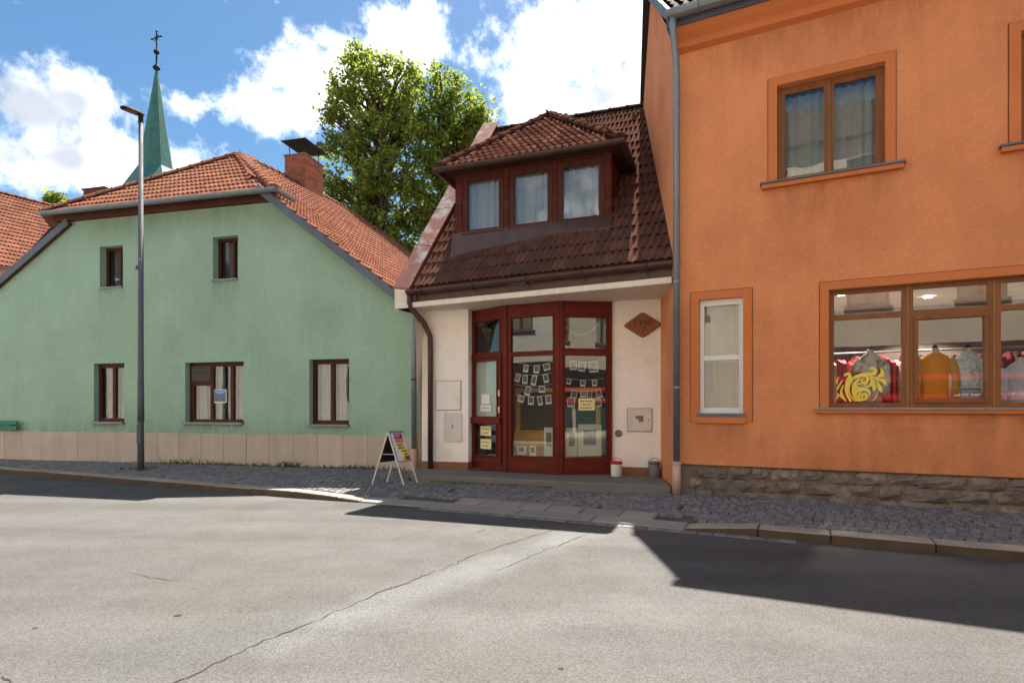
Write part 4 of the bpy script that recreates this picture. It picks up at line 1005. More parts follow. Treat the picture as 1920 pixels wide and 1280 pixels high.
for i_, (fr, ln) in enumerate(((f2, l2), (f3, l3))):
    MB().box(.0, .06, -.03, -.0005, ZST + .02, ZSO - .01).build('post', REDW, fr, bevel=.01)
    for zz in (ZST + .30,): MB().box(.07, ln - .05, -.014, -.0005, zz - .24, zz - .04).build('base_panel', REDW, fr, bevel=.006)
    MB().box(.07, ln - .03, -.012, -.0005, ZSO - .23, ZSO - .04).build('head_panel', REDW, fr, bevel=.006)
MB().box(l3 - .05, l3, -.03, -.0005, ZST + .02, ZSO - .01).build('post', REDW, f3, bevel=.01)
# papers on the door
def sheet(fr, F, x0, y0, x1, y1, m, lines=0, v=.034, name='notice'):
    a, d = F.uz(x0, y0, v); b, c = F.uz(x1, y1, v)
    o = MB().box(a, b, v - .002, v, c, d).build(name, m, fr)
    for k in range(lines):
        z = d - (d - c) * (k + .75) / (lines + .5); i_ = (b - a) * (.12 if k % 2 == 0 else .25); n = 5; mb = MB(); w = (b - a - 2 * i_) / n
        for q in range(n): mb.box(a + i_ + q * w, a + i_ + q * w + w * random.uniform(.6, .85), v - .0035, v - .0022, z - (d - c) * .045, z + (d - c) * .045)
        mb.build('text_line', INK, o)
    return o
sheet(f1, F1, 901, 798, 921, 817, YELPAP, 2); sheet(f1, F1, 901, 822, 921, 842, YELPAP, 2)
sheet(f1, F1, 903, 739, 919, 757, PAPER, 0); sheet(f1, F1, 901, 759, 921, 771, PAPER, 1)
sheet(f3, F3, 1084.5, 747, 1115, 769, YELPAP, 3)
# pale roller blind behind the door glass
a, b, c, d = p1[1]; MB().box(a - .02, b + .02, .046, .052, c - .003, d + .003).build('blind', mat('pale_blind', (.50, .54, .47), .8, .06, 2), f1)
# shop interior
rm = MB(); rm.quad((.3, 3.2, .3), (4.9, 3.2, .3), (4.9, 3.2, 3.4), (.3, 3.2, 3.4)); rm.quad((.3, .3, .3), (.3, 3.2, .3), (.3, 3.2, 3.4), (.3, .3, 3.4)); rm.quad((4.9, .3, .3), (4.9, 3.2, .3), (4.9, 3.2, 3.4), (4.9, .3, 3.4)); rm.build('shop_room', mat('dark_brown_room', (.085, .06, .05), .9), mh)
MB().quad((.3, .0, .27), (4.9, .0, .27), (4.9, 3.2, .27), (.3, 3.2, .27)).build('shop_floor', FLOORW, mh)
MB().plan([BAY[0], BAY[1], BAY[2], BAY[3], (4.8, .3), (4.8, 3.2), (.4, 3.2)], ZSO - .004, ZSO + .03).build('shop_ceiling', mat('shop_ceiling_tan', (.42, .36, .30), .9), mh)
sd_ = MB(); sd_.plan([(1.95, -.12), (2.86, -.24), (3.6, .06), (3.6, .5), (1.95, .5)], .29, .44); sd_.build('display_shelf', mat('pale_shelf', (.60, .55, .47), .6), mh)
cab = fthing('orange_cabinet', 'orange wooden cabinet with dark glazed doors inside the small shop', 'cabinet', Frame(FM.w(1.75, .62, 0)[:2], FM.d)); cab.location.z = .27
MB().box(0, 1.7, -.06, .45, 0, .70).build('base', ORWOOD, cab, bevel=.01)
mb = MB()
for x in (0, .78, 1.62): mb.box(x, x + .09, .05, .12, .70, 1.5)
mb.box(0, 1.69, .03, .14, 1.5, 1.58); mb.box(0, 1.69, .03, .14, .701, .74); mb.build('door_frame', ORWOOD, cab)
MB().box(.02, 1.68, .14, .44, .71, 1.56).build('back', mat('cab_dark', (.05, .04, .035), .6), cab)
# photo garlands hanging behind the panes
def garland(F, panes, y0, sag, cards, v, label, tilt=1.):
    a, b = panes[1][0] + .01, panes[1][1] - .01; _, z = F.uz((F is F2) and 997 or 1099, y0, v)
    o = fthing('photo_garland', label, 'garland', F, group='photo garlands in the shop windows')
    f_ = lambda t: z - sag * 4 * t * (1 - t)
    MB().tube([(a + (b - a) * t, v, f_(t)) for t in np.linspace(0, 1, 13)], .004, 5).build('string', mat('string', (.5, .47, .42), .8), o)
    for t, w, h_ in cards:
        w *= random.uniform(.8, 1.1); h_ *= random.uniform(.8, 1.12)
        x = a + (b - a) * t; an = -math.atan(sag * 4 * (2 * t - 1) / (b - a)) * -tilt + random.gauss(0, .11)
        M = Matrix.Translation((x, v - .004 - .004 * random.random(), f_(t) - .005)) @ Matrix.Rotation(-an, 4, 'Y')
        cd = MB().box(-w / 2, w / 2, -.0015, 0, -h_, 0).build('card', PAPER, o); cd.matrix_local = M
        MB().box(-w / 2 + .012, w / 2 - .012, -.003, -.0016, -h_ + .03, -.012).build('photo', PHOTO, cd)
C = .11
garland(F2, p2, 676, .09, [(.28, C, .15), (.55, C, .15), (.78, .13, .12)], .16, 'topmost photo garland in the middle shop pane')
garland(F2, p2, 698, .05, [(.10, C, .15), (.27, C, .15), (.52, .12, .17), (.77, .12, .17)], .13, 'second photo garland from the top in the middle shop pane')
garland(F2, p2, 719, .05, [(.38, .12, .15), (.70, .15, .12)], .11, 'third photo garland from the top in the middle shop pane')
garland(F2, p2, 738, .05, [(.20, .14, .13), (.43, .12, .15), (.64, .1, .15), (.86, .12, .17)], .10, 'lowest photo garland in the middle shop pane')
garland(F3, p3, 673, .05, [(.22, .14, .19), (.45, .14, .19), (.72, .16, .19)], .16, 'topmost photo garland in the right shop pane')
garland(F3, p3, 708, .04, [(.12, .09, .10), (.46, .09, .11), (.74, .1, .11)], .13, 'second photo garland from the top in the right shop pane')
garland(F3, p3, 727, .05, [(.26, .1, .15), (.45, .1, .14), (.62, .1, .14), (.82, .1, .14)], .11, 'third photo garland from the top in the right shop pane')
garland(F3, p3, 744, .02, [(.16, .15, .19), (.80, .14, .17)], .10, 'lowest photo garland in the right shop pane')
# fairy light string in the upper right pane
a, b, c, d = p3[0]; pts = [(a + .02 + (b - a) * .95 * t, .12, d - .12 - .42 * 4 * t * (1 - t) * .7 + .22 * t) for t in np.linspace(0, 1, 15)]
fl = fthing('fairy_light_string', 'sagging string of tiny unlit fairy lights in the upper right shop pane', 'string lights', F3)
MB().tube(pts, .003, 4).build('wire', PAPER, fl); mb = MB()
for p in pts[1:-1]: mb.lathe([(.004, -.012), (.009, 0), (.004, .012)], p, 6)
mb.build('bulbs', PAPER, fl)
# framed prints standing on the display shelf
for F, px, py0, py1, w, v, lab in ((F2, 1029, 801, 855, .19, .20, 'tall cream card frame leaning at right of the middle shop pane'), (F2, 999, 835, 855, .13, .14, 'small white framed print low in the middle shop pane'),
                                   (F2, 978, 836, 852, .19, .15, 'small white card with black marks low in the middle shop pane'), (F3, 1106, 795, 855, .44, .22, 'large cream passe-partout frame in the right shop pane'),
                                   (F3, 1072, 802, 855, .2, .26, 'pale panel standing at the left of the right shop pane')):
    u, z1 = F.uz(px, py0, v); _, z0 = F.uz(px, py1, v); z0 = max(z0, .441)
    o = fthing('picture_frame', lab, 'picture frame', Frame(F.w(u, v, 0)[:2], F.d)); o.location.z = z0; h_ = z1 - z0
    MB().box(-w / 2, w / 2, 0, .02, 0, h_).build('mount', mat('cream_card', (.72, .66, .52), .7, .04), o, bevel=.003); MB().box(-w * .27, w * .27, -.002, -.0003, h_ * .35, h_ * .82).build('print', PHOTO, o)
# cornice with flashing, gutter
def eo(px, v=0.): return FM.loc(FO.w(FO.u(px, v), v, 0))
cl, cr = FM.loc(FO.w(-5.28, -.02, 0)), FM.loc(FO.w(-.015, -.02, 0)); wl, wr = Vector((-.30, .30, 0)), Vector((4.87, .3, 0))
MB().plan([(cl.x, cl.y), (cr.x, cr.y), (wr.x, wr.y), (wl.x, wl.y)], 3.375, 3.475).build('cornice', CREAM, mh, bevel=.012)
fl_, fr2 = FM.loc(FO.w(-5.02, .07, 0)), FM.loc(FO.w(-.015, .07, 0))
MB().plan([(fl_.x, fl_.y), (fr2.x, fr2.y), (wr.x, wr.y), (wl.x, wl.y)], 3.477, 3.63).build('eaves_flashing', FLASH, mh)
ga, gb = FM.loc(FO.w(-5.0, -.03, 3.70)), FM.loc(FO.w(.06, -.03, 3.70))
gut = MB().halfpipe(ga, gb, .085).build('gutter', BRONZE, mh)
dvec = (gb - ga)
for t in (.07, .29, .5, .70, .91):
    p = ga + dvec * t; s_ = Vector((-dvec.y, dvec.x, 0)).normalized(); MB().tube([p + s_ * (.09 * math.cos(a)) + Vector((0, 0, .09 * math.sin(a))) for a in np.linspace(math.pi, 2 * math.pi, 8)] + [p + s_ * .10 + Vector((0, 0, -.16))], .02, 5).build('gutter_bracket', BRONZE, gut)
# its downpipe: from gutter end, back under the cornice and down the wall
t0 = FM.loc(FO.w(FO.u(768, -.03), -.03, 3.63)); ux = FM.u(807, -.09)
dp = MB().tube([t0, t0 + Vector((0, 0, -.16)), t0 + Vector((.02, .02, -.26)), Vector((t0.x * .35 + ux * .65 , -.20, 3.12)), Vector((ux, -.10, 2.86)), Vector((ux, -.09, 2.6)), Vector((ux, -.09, .26))], .052, 12).build('downpipe', BRONZE, mh, smooth=True)
# main roof: twisted sheet between the street-line eave and the ridge
EL = FM.loc(FO.w(FO.u(776), .02, 3.74)); ER = FM.loc(FO.w(.02, .02, 3.73))
def ridge_w(px, py, z):
    r = ray(px, py); t = (z - H) / r[2]; return FM.loc((r[0] * t, r[1] * t, z))
RL, RR = ridge_w(938, 247, 8.10), ridge_w(1207, 203, 8.10)
def mp(a, b): return (EL * (1 - a) + ER * a) * (1 - b) + (RL * (1 - a) + RR * a) * b
mb = MB(); n = 8
for i in range(n):
    for j in range(n): mb.quad(*[mp(x / n, y / n) for x, y in ((i, j), (i + 1, j), (i + 1, j + 1), (i, j + 1))])
back = Vector((.0, 4.2, -3.9))
mb.quad(RL, RR, RR + back, RL + back)
mroof = mb.build('roof', TILEM, mh)
mb = MB(); mb.quad(RL + back, RR + back, Vector((RR.x, RR.y + 4.2, 0)), Vector((RL.x, RL.y + 4.2, 0)))
mb.quad(Vector((RL.x, RL.y + 4.2, 0)), RL + back, RL, EL, Vector((EL.x, EL.y, 3.4)), Vector((-.2, .3, 0))); mb.build('back_wall', CREAM, mh)
# dormer frame
Dm = Vector((.27, 10.83, 0)); wd = FM.d
FD = Frame((.28, 10.87), (.938, -.3455))
du0, du1 = FD.u(854.3), FD.u(1145); dzb = 4.60
_, dzt = FD.uz(1000, 292)
def in_dormer(p):    # tile centre hidden inside the dormer body
    wp = FM.w(p.x, p.y, p.z); q = FD.loc(wp); return du0 + .06 < q.x < du1 - .05 and q.z > 4.62 and q.z < dzt + .3
TMs = tile_mesh('roof_tile', .262, .42, TILEM, 2, .034, .02, .03)
tl = []; nr, nc = 17, 19
for r_ in range(nr):
    for k in range(nc):
        a, b = (k + .5) / nc, r_ / nr; p = mp(a, b)
        if in_dormer(mp(a, b + .5 / nr)): continue
        x = mp(a + .01, b) - mp(a - .01, b); y = mp(a, b + .01) - p
        sc = (mp(min(1, a + .5 / nc), b) - mp(a - .5 / nc, b)).length / .262
        tl.append(frame_m(p + Vector((0, -.01, .02)), x, y) @ Matrix.Diagonal((sc, 1, 1, 1)))
lay(mroof, 'roof_tile', TMs, tl, 300, lambda M: M[2][3])
RM = ridge_mesh('ridge_tile', .40, .11, TILED)
ridge_run(mroof, RL + Vector((-.1, 0, 0)), RR, RM, .40, up=.03)
MB().lathe([(.055, 0), (.05, .10), (.02, .12)], tuple(mp(.93, .90) + Vector((0, 0, .02))), 12).build('roof_vent', TILEM, mroof)
# raised left verge with metal coping
def wl3(px, py, t): r = ray(px, py) * t; return FM.loc((r[0], r[1], r[2] + H))
AL, AR = wl3(737, 538, 11.34), wl3(766, 540, 11.20); BL, BR = wl3(905, 233, 14.15), wl3(935, 228, 14.0)
mb = MB(); mb.add([AL, AR, BR, BL], [(0, 1, 2, 3)]); dn = Vector((0, 0, -.035)); mb.add([AL, AR, BR, BL, AL + dn, AR + dn, BR + dn, BL + dn], [(4, 5, 1, 0), (5, 6, 2, 1), (7, 4, 0, 3), (6, 7, 3, 2)])
cop = mb.build('coping', COPING, mh)
dn2 = Vector((0, 0, -.45)); i2 = (AL - AR) * .08
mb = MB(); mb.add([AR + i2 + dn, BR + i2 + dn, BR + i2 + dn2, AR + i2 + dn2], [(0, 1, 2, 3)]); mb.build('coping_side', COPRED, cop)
for t in (.22, .43, .64, .84):
    p, q = AL * (1 - t) + BL * t, AR * (1 - t) + BR * t; d_ = (BL - AL).normalized() * .02; up_ = Vector((0, 0, .008))
    MB().add([p - d_ + up_, q - d_ + up_, q + d_ + up_, p + d_ + up_, p - d_ - up_ * 2, q - d_ - up_ * 2, q + d_ - up_ * 2, p + d_ - up_ * 2], [(0, 1, 2, 3), (0, 4, 5, 1), (3, 2, 6, 7), (0, 3, 7, 4), (1, 5, 6, 2)]).build('coping_seam', COPING, cop)
mb = MB(); l0 = AL + (AR - AL) * .10; l1 = AL + (AR - AL) * .92; h0 = BL + (BR - BL) * .1; h1 = BL + (BR - BL) * .9
pz = lambda q, z: Vector((q.x, q.y, z)); dd_ = Vector((0, 0, -.036))
mb.add([pz(l0, 3.375), pz(l1, 3.375), l1 + dd_, l0 + dd_, pz(h0, 3.375), pz(h1, 3.375), h1 + dd_, h0 + dd_], [(0, 1, 2, 3), (0, 3, 7, 4), (1, 5, 6, 2), (4, 7, 6, 5), (0, 4, 5, 1)]); mb.build('parapet', CREAM, mh)
# dormer: front with three windows, cheeks, hipped tiled roof
dl = lambda q, v, z: FM.loc(FD.w(q, v, z))
dor = bpy.data.objects.new('dormer', None)
wins = [(876.6, 935.3, 336, 427.5), (964, 1026.5, 324.3, 418.5), (1055.6, 1123, 312, 407.5)]
dwin = []
for x0, x1, y0, y1 in wins:
    a, b = FD.u(x0), FD.u(x1); zc0 = FD.uz((x0 + x1) / 2, y1)[1]; zc1 = FD.uz((x0 + x1) / 2, y0)[1]; dwin.append((a, b, zc0, zc1))
zc0 = sum(q[2] for q in dwin) / 3; zc1 = sum(q[3] for q in dwin) / 3
MD = Matrix.Translation(FM.loc(np.append(FD.O, 0))) @ Matrix.Rotation(FD.ang - FM.ang, 4, 'Z')
body = MB(); wall(body, du0, du1, dzb - .1, lambda u: dzt, [(a - .10, b + .10, zc0 - .09, zc1 + .10) for a, b, _, _ in dwin], .0, .06)
dep = 3.0
body.quad((du0, 0, dzb - .5), (du0, dep, dzb - .5), (du0, dep, dzt), (du0, 0, dzt)); body.quad((du1, 0, dzb - .5), (du1, 0, dzt), (du1, dep, dzt), (du1, dep, dzb - .5))
dor = body.build('dormer', DORMER, mh); dor.matrix_local = MD
bz = dzb - .02
while bz < dzt - .05:      # boards on posts and cheek
    edges = [du0] + [x for a, b, _, _ in dwin for x in (a - .11, b + .11)] + [du1]
    for a, b in zip(edges[::2], edges[1::2]): MB().box(a + .002, b - .002, -.018, -.001, bz + .004, min(bz + .20, dzt)).build('board', DORMER, dor)
    MB().box(du1 + .001, du1 + .017, -.018, 2.2, bz + .004, min(bz + .20, dzt)).build('board', DORMER, dor)
    bz += .205
for a, b, _, _ in dwin:
    fr = window(dor, (a - .10, b + .10, zc0 - .09, zc1 + .10), [(a, b, zc0, zc1)], -.005, BROWNW, GLASS, .05)
    MB().box(a - .11, b + .11, -.05, -.006, zc0 - .105, zc0 - .07).build('sill', BROWNW, fr)
    curtain(fr, a - .05, b + .05, zc0 - .05, zc1 + .06, .16, mat('lace_curtain', (.56, .55, .53), .9, .16, 40, trans=.25), 5, .02)
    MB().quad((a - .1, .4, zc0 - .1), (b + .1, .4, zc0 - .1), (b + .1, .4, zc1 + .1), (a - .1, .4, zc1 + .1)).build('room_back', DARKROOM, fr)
MB().box(du0 - .02, du1 + .02, -.022, -.0005, zc1 + .11, dzt).build('head_board', DORMER, dor)
# apron flashing down onto the tiles
mb = MB(); pts = []
def patch_hit(px, py):
    r = ray(px, py); x = np.array([.5, .3, 11.])
    for _ in range(25):
        a, b, t = x; P = FM.w(*mp(a, b)); da = (FM.w(*mp(a + .01, b)) - P) / .01; db = (FM.w(*mp(a, b + .01)) - P) / .01
        x = x - np.linalg.solve(np.stack([da, db, -r], 1), P - np.array([0, 0, H]) - r * t)
    return mp(x[0], x[1])
for t in np.linspace(0, 1, 9):
    u = du0 - .05 + (du1 - du0 + .09) * t
    P = patch_hit(852 + (1146 - 852) * t, 459 + (434 - 459) * t); top = FM.loc(FD.w(u, -.03, 4.86))
    if FD.loc(FM.w(*P)).y > -.10:      # the roof lies behind the dormer front here: run the lead down to where it meets the tiles
        a_ = min(max((u - FD.u(776)) / 4.9, .02), .98); best = None
        for b_ in np.linspace(.02, .4, 60):
            q = mp(a_, b_)
            for _ in range(4):
                w_ = FD.loc(FM.w(*q)); a_ += (u - w_.x) / 4.6; q = mp(a_, b_)
            if FD.loc(FM.w(*q)).y < -.10: best = q
        P = best if best is not None else P
    pts.append((top, P + Vector((0, -.03, .075))))
for (a, b), (c, d) in zip(pts[:-1], pts[1:]): mb.quad(a, c, d, b); mb.quad(b, d, d + Vector((0, .03, -.07)), b + Vector((0, .03, -.07)))
mb.build('apron_flashing', FLASH, mh)
# dormer roof
ov = .30
eL, eR = FD.u(822, -ov), FD.u(1164, -ov); _, ez_ = FD.uz(1000, 296, -ov); ez_ = sum(FD.uz(x, y, -ov)[1] for x, y in ((822, 318), (1164, 263))) / 2
ua = (eL + eR) / 2 + .18
vA = None
r = ray(1031, 219); zA = ez_ + .9
for _ in range(60):
    t = (zA - H) / r[2]; Aw = FD.loc((r[0] * t, r[1] * t, zA)); zA += .02 if (zA - ez_) / (Aw.y + ov) > .72 else 0
t = (zA - H) / r[2]; Aw = FD.loc((r[0] * t, r[1] * t, zA)); ua, vA = Aw.x, Aw.y
A3 = Vector((ua, vA, zA)); E0, E1 = Vector((eL, -ov, ez_)), Vector((eR, -ov, ez_)); bv = 3.2
def loc_d(v): return MD @ v
mb = MB(); mb.quad(E0, E1, A3); mb.quad(E1, Vector((eR, bv, ez_)), Vector((ua, bv + 1, zA)), A3); mb.quad(E0, A3, Vector((ua, bv + 1, zA)), Vector((eL, bv, ez_)))
mb.quad(E0 - Vector((0, 0, .05)), E1 - Vector((0, 0, .05)), Vector((eR, bv, ez_ - .05)), Vector((eL, bv, ez_ - .05)))
droof = mb.build('dormer_roof', TILED, mh); droof.matrix_local = MD
TD = tile_mesh('roof_tile', .262, .40, TILED, 2, .034, .02, .028); tl = []
upv = Vector((0, vA + ov, zA - ez_)); sl = upv.length; un = upv.normalized(); nr = round(sl / .30); W_ = eR - eL; nc = round(W_ / .262)
for r_ in range(nr):
    b = r_ / nr; x0 = eL + (ua - eL) * b; x1 = eR + (ua - eR) * b
    for k in range(nc):
        u = eL + (k + .5) * W_ / nc
        if x0 - .04 < u < x1 + .04: tl.append(frame_m(Vector((u, -ov, ez_ + .015)) + un * (b * sl), (1, 0, 0), un))
for sgn, e_ in ((1, eR), (-1, eL)):      # side slopes
    run_ = abs(ua - e_); up2 = Vector(((ua - e_), 0, zA - ez_)); s2_ = up2.length; u2 = up2.normalized(); n2 = round(s2_ / .30)
    for r_ in range(n2):
        b = r_ / n2; v0 = -ov + (vA + ov) * b; k = 0
        while k < 12:
            v = -ov + (k + .5) * .262; k += 1
            if v > v0 + (.12 if sgn > 0 else .34) and v < bv: tl.append(frame_m(Vector((e_, v, ez_ + .015)) + u2 * (b * s2_), (0, sgn, 0), u2))
lay(droof, 'roof_tile', TD, tl, 300, lambda M: M[1][3])
RD = ridge_mesh('ridge_tile', .42, .125, TILED)
ridge_run(droof, E0, A3, RD, .42, up=.035); ridge_run(droof, E1, A3, RD, .42, up=.035); ridge_run(droof, A3, (ua, bv, zA), RD, .42, up=.035)
gd = MB().halfpipe((eL - .06, -ov - .07, ez_ - .02), (eR + .07, -ov - .07, ez_ - .02), .075).build('dormer_gutter', BRONZE, mh); gd.matrix_local = MD
MB().halfpipe((eR + .03, -ov - .07, ez_ - .025), (eR + .03, 1.3, ez_ - .025), .07).build('gutter_return', BRONZE, gd); MB().halfpipe((eL - .02, -ov - .07, ez_ - .025), (eL - .02, 1.3, ez_ - .025), .07).build('gutter_return', BRONZE, gd)
# meter doors, vent, plaque on the white wall
def door_box(x0, y0, x1, y1, name='meter_box_door', rim=True, m=METER):
    a, d = FM.uz(x0, y0); b, c = FM.uz(x1, y1)
    o = MB().box(a, b, -.022, -.001, c, d).build(name, m, mh, bevel=.004)
    if rim:
        mb = MB(); w = .012
        for q in ((a - w, a - .003, c - w, d + w), (b + .003, b + w, c - w, d + w), (a - .003, b + .003, d + .003, d + w), (a - .003, b + .003, c - w, c - .003)): mb.box(q[0], q[1], -.014, -.0008, q[2], q[3])
        mb.build('rim', mat('rim_rust', (.34, .25, .20), .8, .2, 8), o)
    return o, (a, b, c, d)
door_box(818, 715, 864, 768, m=WHITEW)
o, q = door_box(833, 773, 866, 828, rim=False); mb = MB(); cx_, cz = (q[0] + q[1]) / 2, (q[2] + q[3]) / 2
mb.quad((cx_ - .012, -.0235, cz + .045), (cx_ + .012, -.0235, cz + .045), (cx_ + .004, -.0235, cz + .005), (cx_ + .016, -.0235, cz + .005), (cx_ - .010, -.0235, cz - .05), (cx_ - .002, -.0235, cz - .008), (cx_ - .016, -.0235, cz - .008)); mb.build('lightning_mark', REDP, o)
for zz in (q[2] + .09, q[3] - .09): MB().box(q[1] - .004, q[1] + .014, -.03, -.004, zz - .03, zz + .03).build('hinge', METER, o)
o, q = door_box(1177, 766, 1222, 808); a, d = FM.uz(1191.5, 779, -.023); b, c = FM.uz(1206.5, 790.5, -.023)
MB().box(a, b, -.0245, -.0225, c + (d - c) * .5, d).build('sticker', mat('sticker_green', (.05, .22, .15), .5), o); MB().box(a + (b - a) * .38, b, -.0245, -.0225, c, c + (d - c) * .49).build('sticker', mat('sticker_red', (.42, .06, .07), .5), o)
MB().lathe([(.012, 0), (.012, .006)], n=8).build('lock', IRON, o).matrix_local = Matrix.Translation((q[1] - .045, -.022, (q[2] + q[3]) / 2)) @ Matrix.Rotation(R(90), 4, 'X')
u, z = FM.uz(1160, 812); vo = MB().lathe([(.062, 0), (.064, .02), (.048, .026), (.045, .014)], n=20).build('round_vent', mat('vent_metal', (.16, .145, .13), .5, metal=.4), mh, smooth=False); vo.matrix_local = Matrix.Translation((u, -.001, z)) @ Matrix.Rotation(R(90), 4, 'X')
uc, zc = FM.uz(1205, 609.5); hw, hh = .345, .235
base = [(-hw, 0), (0, -hh), (hw, 0), (0, hh)]; pl_ = []
for i in range(4):      # rounded corners
    p, a_, b_ = Vector(base[i]), Vector(base[i - 1]), Vector(base[(i + 1) % 4])
    f = .13; p0, p2 = p + (a_ - p) * f, p + (b_ - p) * f
    for t in (0, .33, .67, 1): pl_.append(p0 * (1 - t) ** 2 + p * 2 * t * (1 - t) + p2 * t * t)
mb = MB(); mb.ext([(p.x, -.001, p.y) for p in pl_], (0, -.045, 0)); plq = mb.build('plaque', CLAYP, mh, bevel=.012); plq.location = (uc, 0, zc)
text_obj('1348', .17, CLAYD, plq, upright(.005, -.0465, .03), sx=1.05); text_obj('7', .15, CLAYD, plq, upright(.02, -.0465, -.105))

# ------------------------------------------------------------------ NEIGHBOUR HOUSE AT LEFT, CHURCH
rd = np.array([.508, .861]); nd = np.array([.861, -.508])
FN = Frame((-20.2, 26.0), rd)      # u along the ridge (away), n to the left
nh = fthing('neighbour_house', 'tall cream house with orange tile roof behind the green house, left edge', 'house', FN)
wz, we = 10.35, 4.55; nsl = .80; u0_, u1_ = -9, 7.0; zE_ = wz - nsl * we
mb = MB(); mb.quad((u0_, 0, wz), (u1_, 0, wz), (u1_, -we - .4, zE_ - .3), (u0_, -we - .4, zE_ - .3)); mb.quad((u0_, 0, wz), (u1_, 0, wz), (u1_, we, zE_), (u0_, we, zE_)); nroof = mb.build('roof', TILEG, nh)
mb = MB(); mb.quad((u0_, -we, 0), (u1_, -we, 0), (u1_, -we, zE_ - .05), (u0_, -we, zE_ - .05)); mb.quad((u0_, we, 0), (u1_, we, 0), (u1_, we, zE_ - .05), (u0_, we, zE_ - .05))
for u in (u0_ + .3, u1_ - .3): mb.add([(u, -we, 0), (u, we, 0), (u, we, zE_ - .05), (u, 0, wz - .1), (u, -we, zE_ - .05)], [(0, 1, 2, 3, 4)])
mb.build('wall', mat('yellow_cream_render', (.68, .54, .34), .9, .08, 1), nh)
dn_ = Vector((0, -1, -nsl)).normalized(); tl = []; TN = tile_mesh('roof_tile', .25, .36, TILEG, 2, .036, .036, .042)
ln_ = (we + .4) * math.hypot(1, nsl); nr = int(ln_ / .31)
for r_ in range(nr):
    for k in range(int((u1_ - u0_) / .25)): 
        p = Vector((u0_ + (k + .5) * .25, 0, wz + .02)) + dn_ * (ln_ - r_ * ln_ / nr); tl.append(frame_m(p, (1, 0, 0), -dn_))
lay(nroof, 'roof_tile', TN, tl, 300, lambda M: abs(M[0][3] + 1.2) + .2 * abs(M[1][3]))
ridge_run(nroof, (u0_, 0, wz), (u1_, 0, wz), RG, .36, up=.03)
MB().halfpipe((u0_, -we - .48, zE_ - .34), (u1_, -we - .48, zE_ - .34), .09).build('gutter', ZINC, nh)

def church():
    D = 75.; X = (293.5 - CX) / FPX * D; ch = thing('church', 'church tower with slender green copper spire topped by an iron cross', 'church', (X, D, 0), R(-22))
    zz = lambda y: (HY - y) / FPX * D + H; zt, zm, zb2 = zz(131), zz(318), zz(358)
    r0 = 29.5 / FPX * D
    sp = MB(); n = 8
    def ring(r_, z_): return [(r_ * math.cos(math.pi / 8 + k * math.pi / 4), r_ * math.sin(math.pi / 8 + k * math.pi / 4), z_) for k in range(n)]
    me = None; rows = 34; core = MB(); rs = [r0 + (.12 - r0) * i / rows for i in range(rows + 1)]
    core.add(ring(r0 - .03, zm) + ring(.1, zt), [(k, (k + 1) % n, n + (k + 1) % n, n + k) for k in range(n)]); spire = core.build('spire', COPPER, ch)
    for i in range(rows):   # copper bays, each course overlapping the one below
        z0, z1 = zm + (zt - zm) * i / rows, zm + (zt - zm) * (i + 1) / rows
        for k in range(n):
            A, B_ = np.array(ring(rs[i] + .012, z0 - .04)), np.array(ring(rs[i + 1], z1)); k2 = (k + 1) % n
            nn = 3 if i < 12 else (2 if i < 24 else 1)
            for q in range(nn):
                t0, t1 = (q + .02) / nn, (q + .98) / nn
                sp.quad(A[k] * (1 - t0) + A[k2] * t0, A[k] * (1 - t1) + A[k2] * t1, B_[k] * (1 - t1) + B_[k2] * t1, B_[k] * (1 - t0) + B_[k2] * t0)
    o = sp.build('copper_sheets', COPPER, spire); o['kind'] = 'stuff'
    # flared foot: octagon down to the square tower
    hs = 4.9; sq = [(hs, hs), (-hs, hs), (-hs, -hs), (hs, -hs)]
    oc = ring(r0 + .02, zm); mbf = MB(); S8 = [(hs, hs * .41), (hs * .41, hs), (-hs * .41, hs), (-hs, hs * .41), (-hs, -hs * .41), (-hs * .41, -hs), (hs * .41, -hs), (hs, -hs * .41)]
    low = [(x, y, zb2 - 3) for x, y in S8]; idx = list(range(8)); oc2 = [oc[k] for k in range(8)]
    mbf.add(oc2 + low, [(k, (k + 1) % 8, 8 + (k + 1) % 8, 8 + k) for k in range(8)]); mbf.build('spire_foot', COPPER, ch)
    tw = MB().box(-hs + .3, hs - .3, -hs + .3, hs - .3, 0, zb2 - 2.9).build('tower', mat('tower_white', (.66, .62, .55), .9, .08, .5), ch)
    for sg in (0, 1, 2, 3):
        w = MB().ext([(-.9, -hs + .27, 20), (.9, -hs + .27, 20), (.9, -hs + .27, 22.6), (0, -hs + .27, 23.6), (-.9, -hs + .27, 22.6)], (0, .02, 0)).build('belfry_window', DARKROOM, tw); w.rotation_euler = (0, 0, sg * R(90))
    fin = MB().lathe([(.12, zt - .2), (.45, zt + .15), (.40, zt + .35), (.12, zt + .7), (.10, zz(103)), (.34, zz(100)), (.34, zz(96)), (.08, zz(93)), (.07, zz(92))], n=12).build('finial', IRON, ch, smooth=True)
    zc = zz(71); cr = MB(); cr.tube([(0, 0, zz(93)), (0, 0, zz(59))], .085, 6); cr.tube([(-.85, 0, zc), (.85, 0, zc)], .08, 6)
    for p in ((-.85, 0, zc), (.85, 0, zc), (0, 0, zz(59))): cr.lathe([(.02, -.17), (.17, 0), (.02, .17)], p, 8)
    for sx_ in (-1, 1):
        for sz in (-1, 1): cr.tube([(0, 0, zc), (.38 * sx_, 0, zc + .38 * sz)], .05, 5)
    cr.build('cross', IRON, ch)
church()

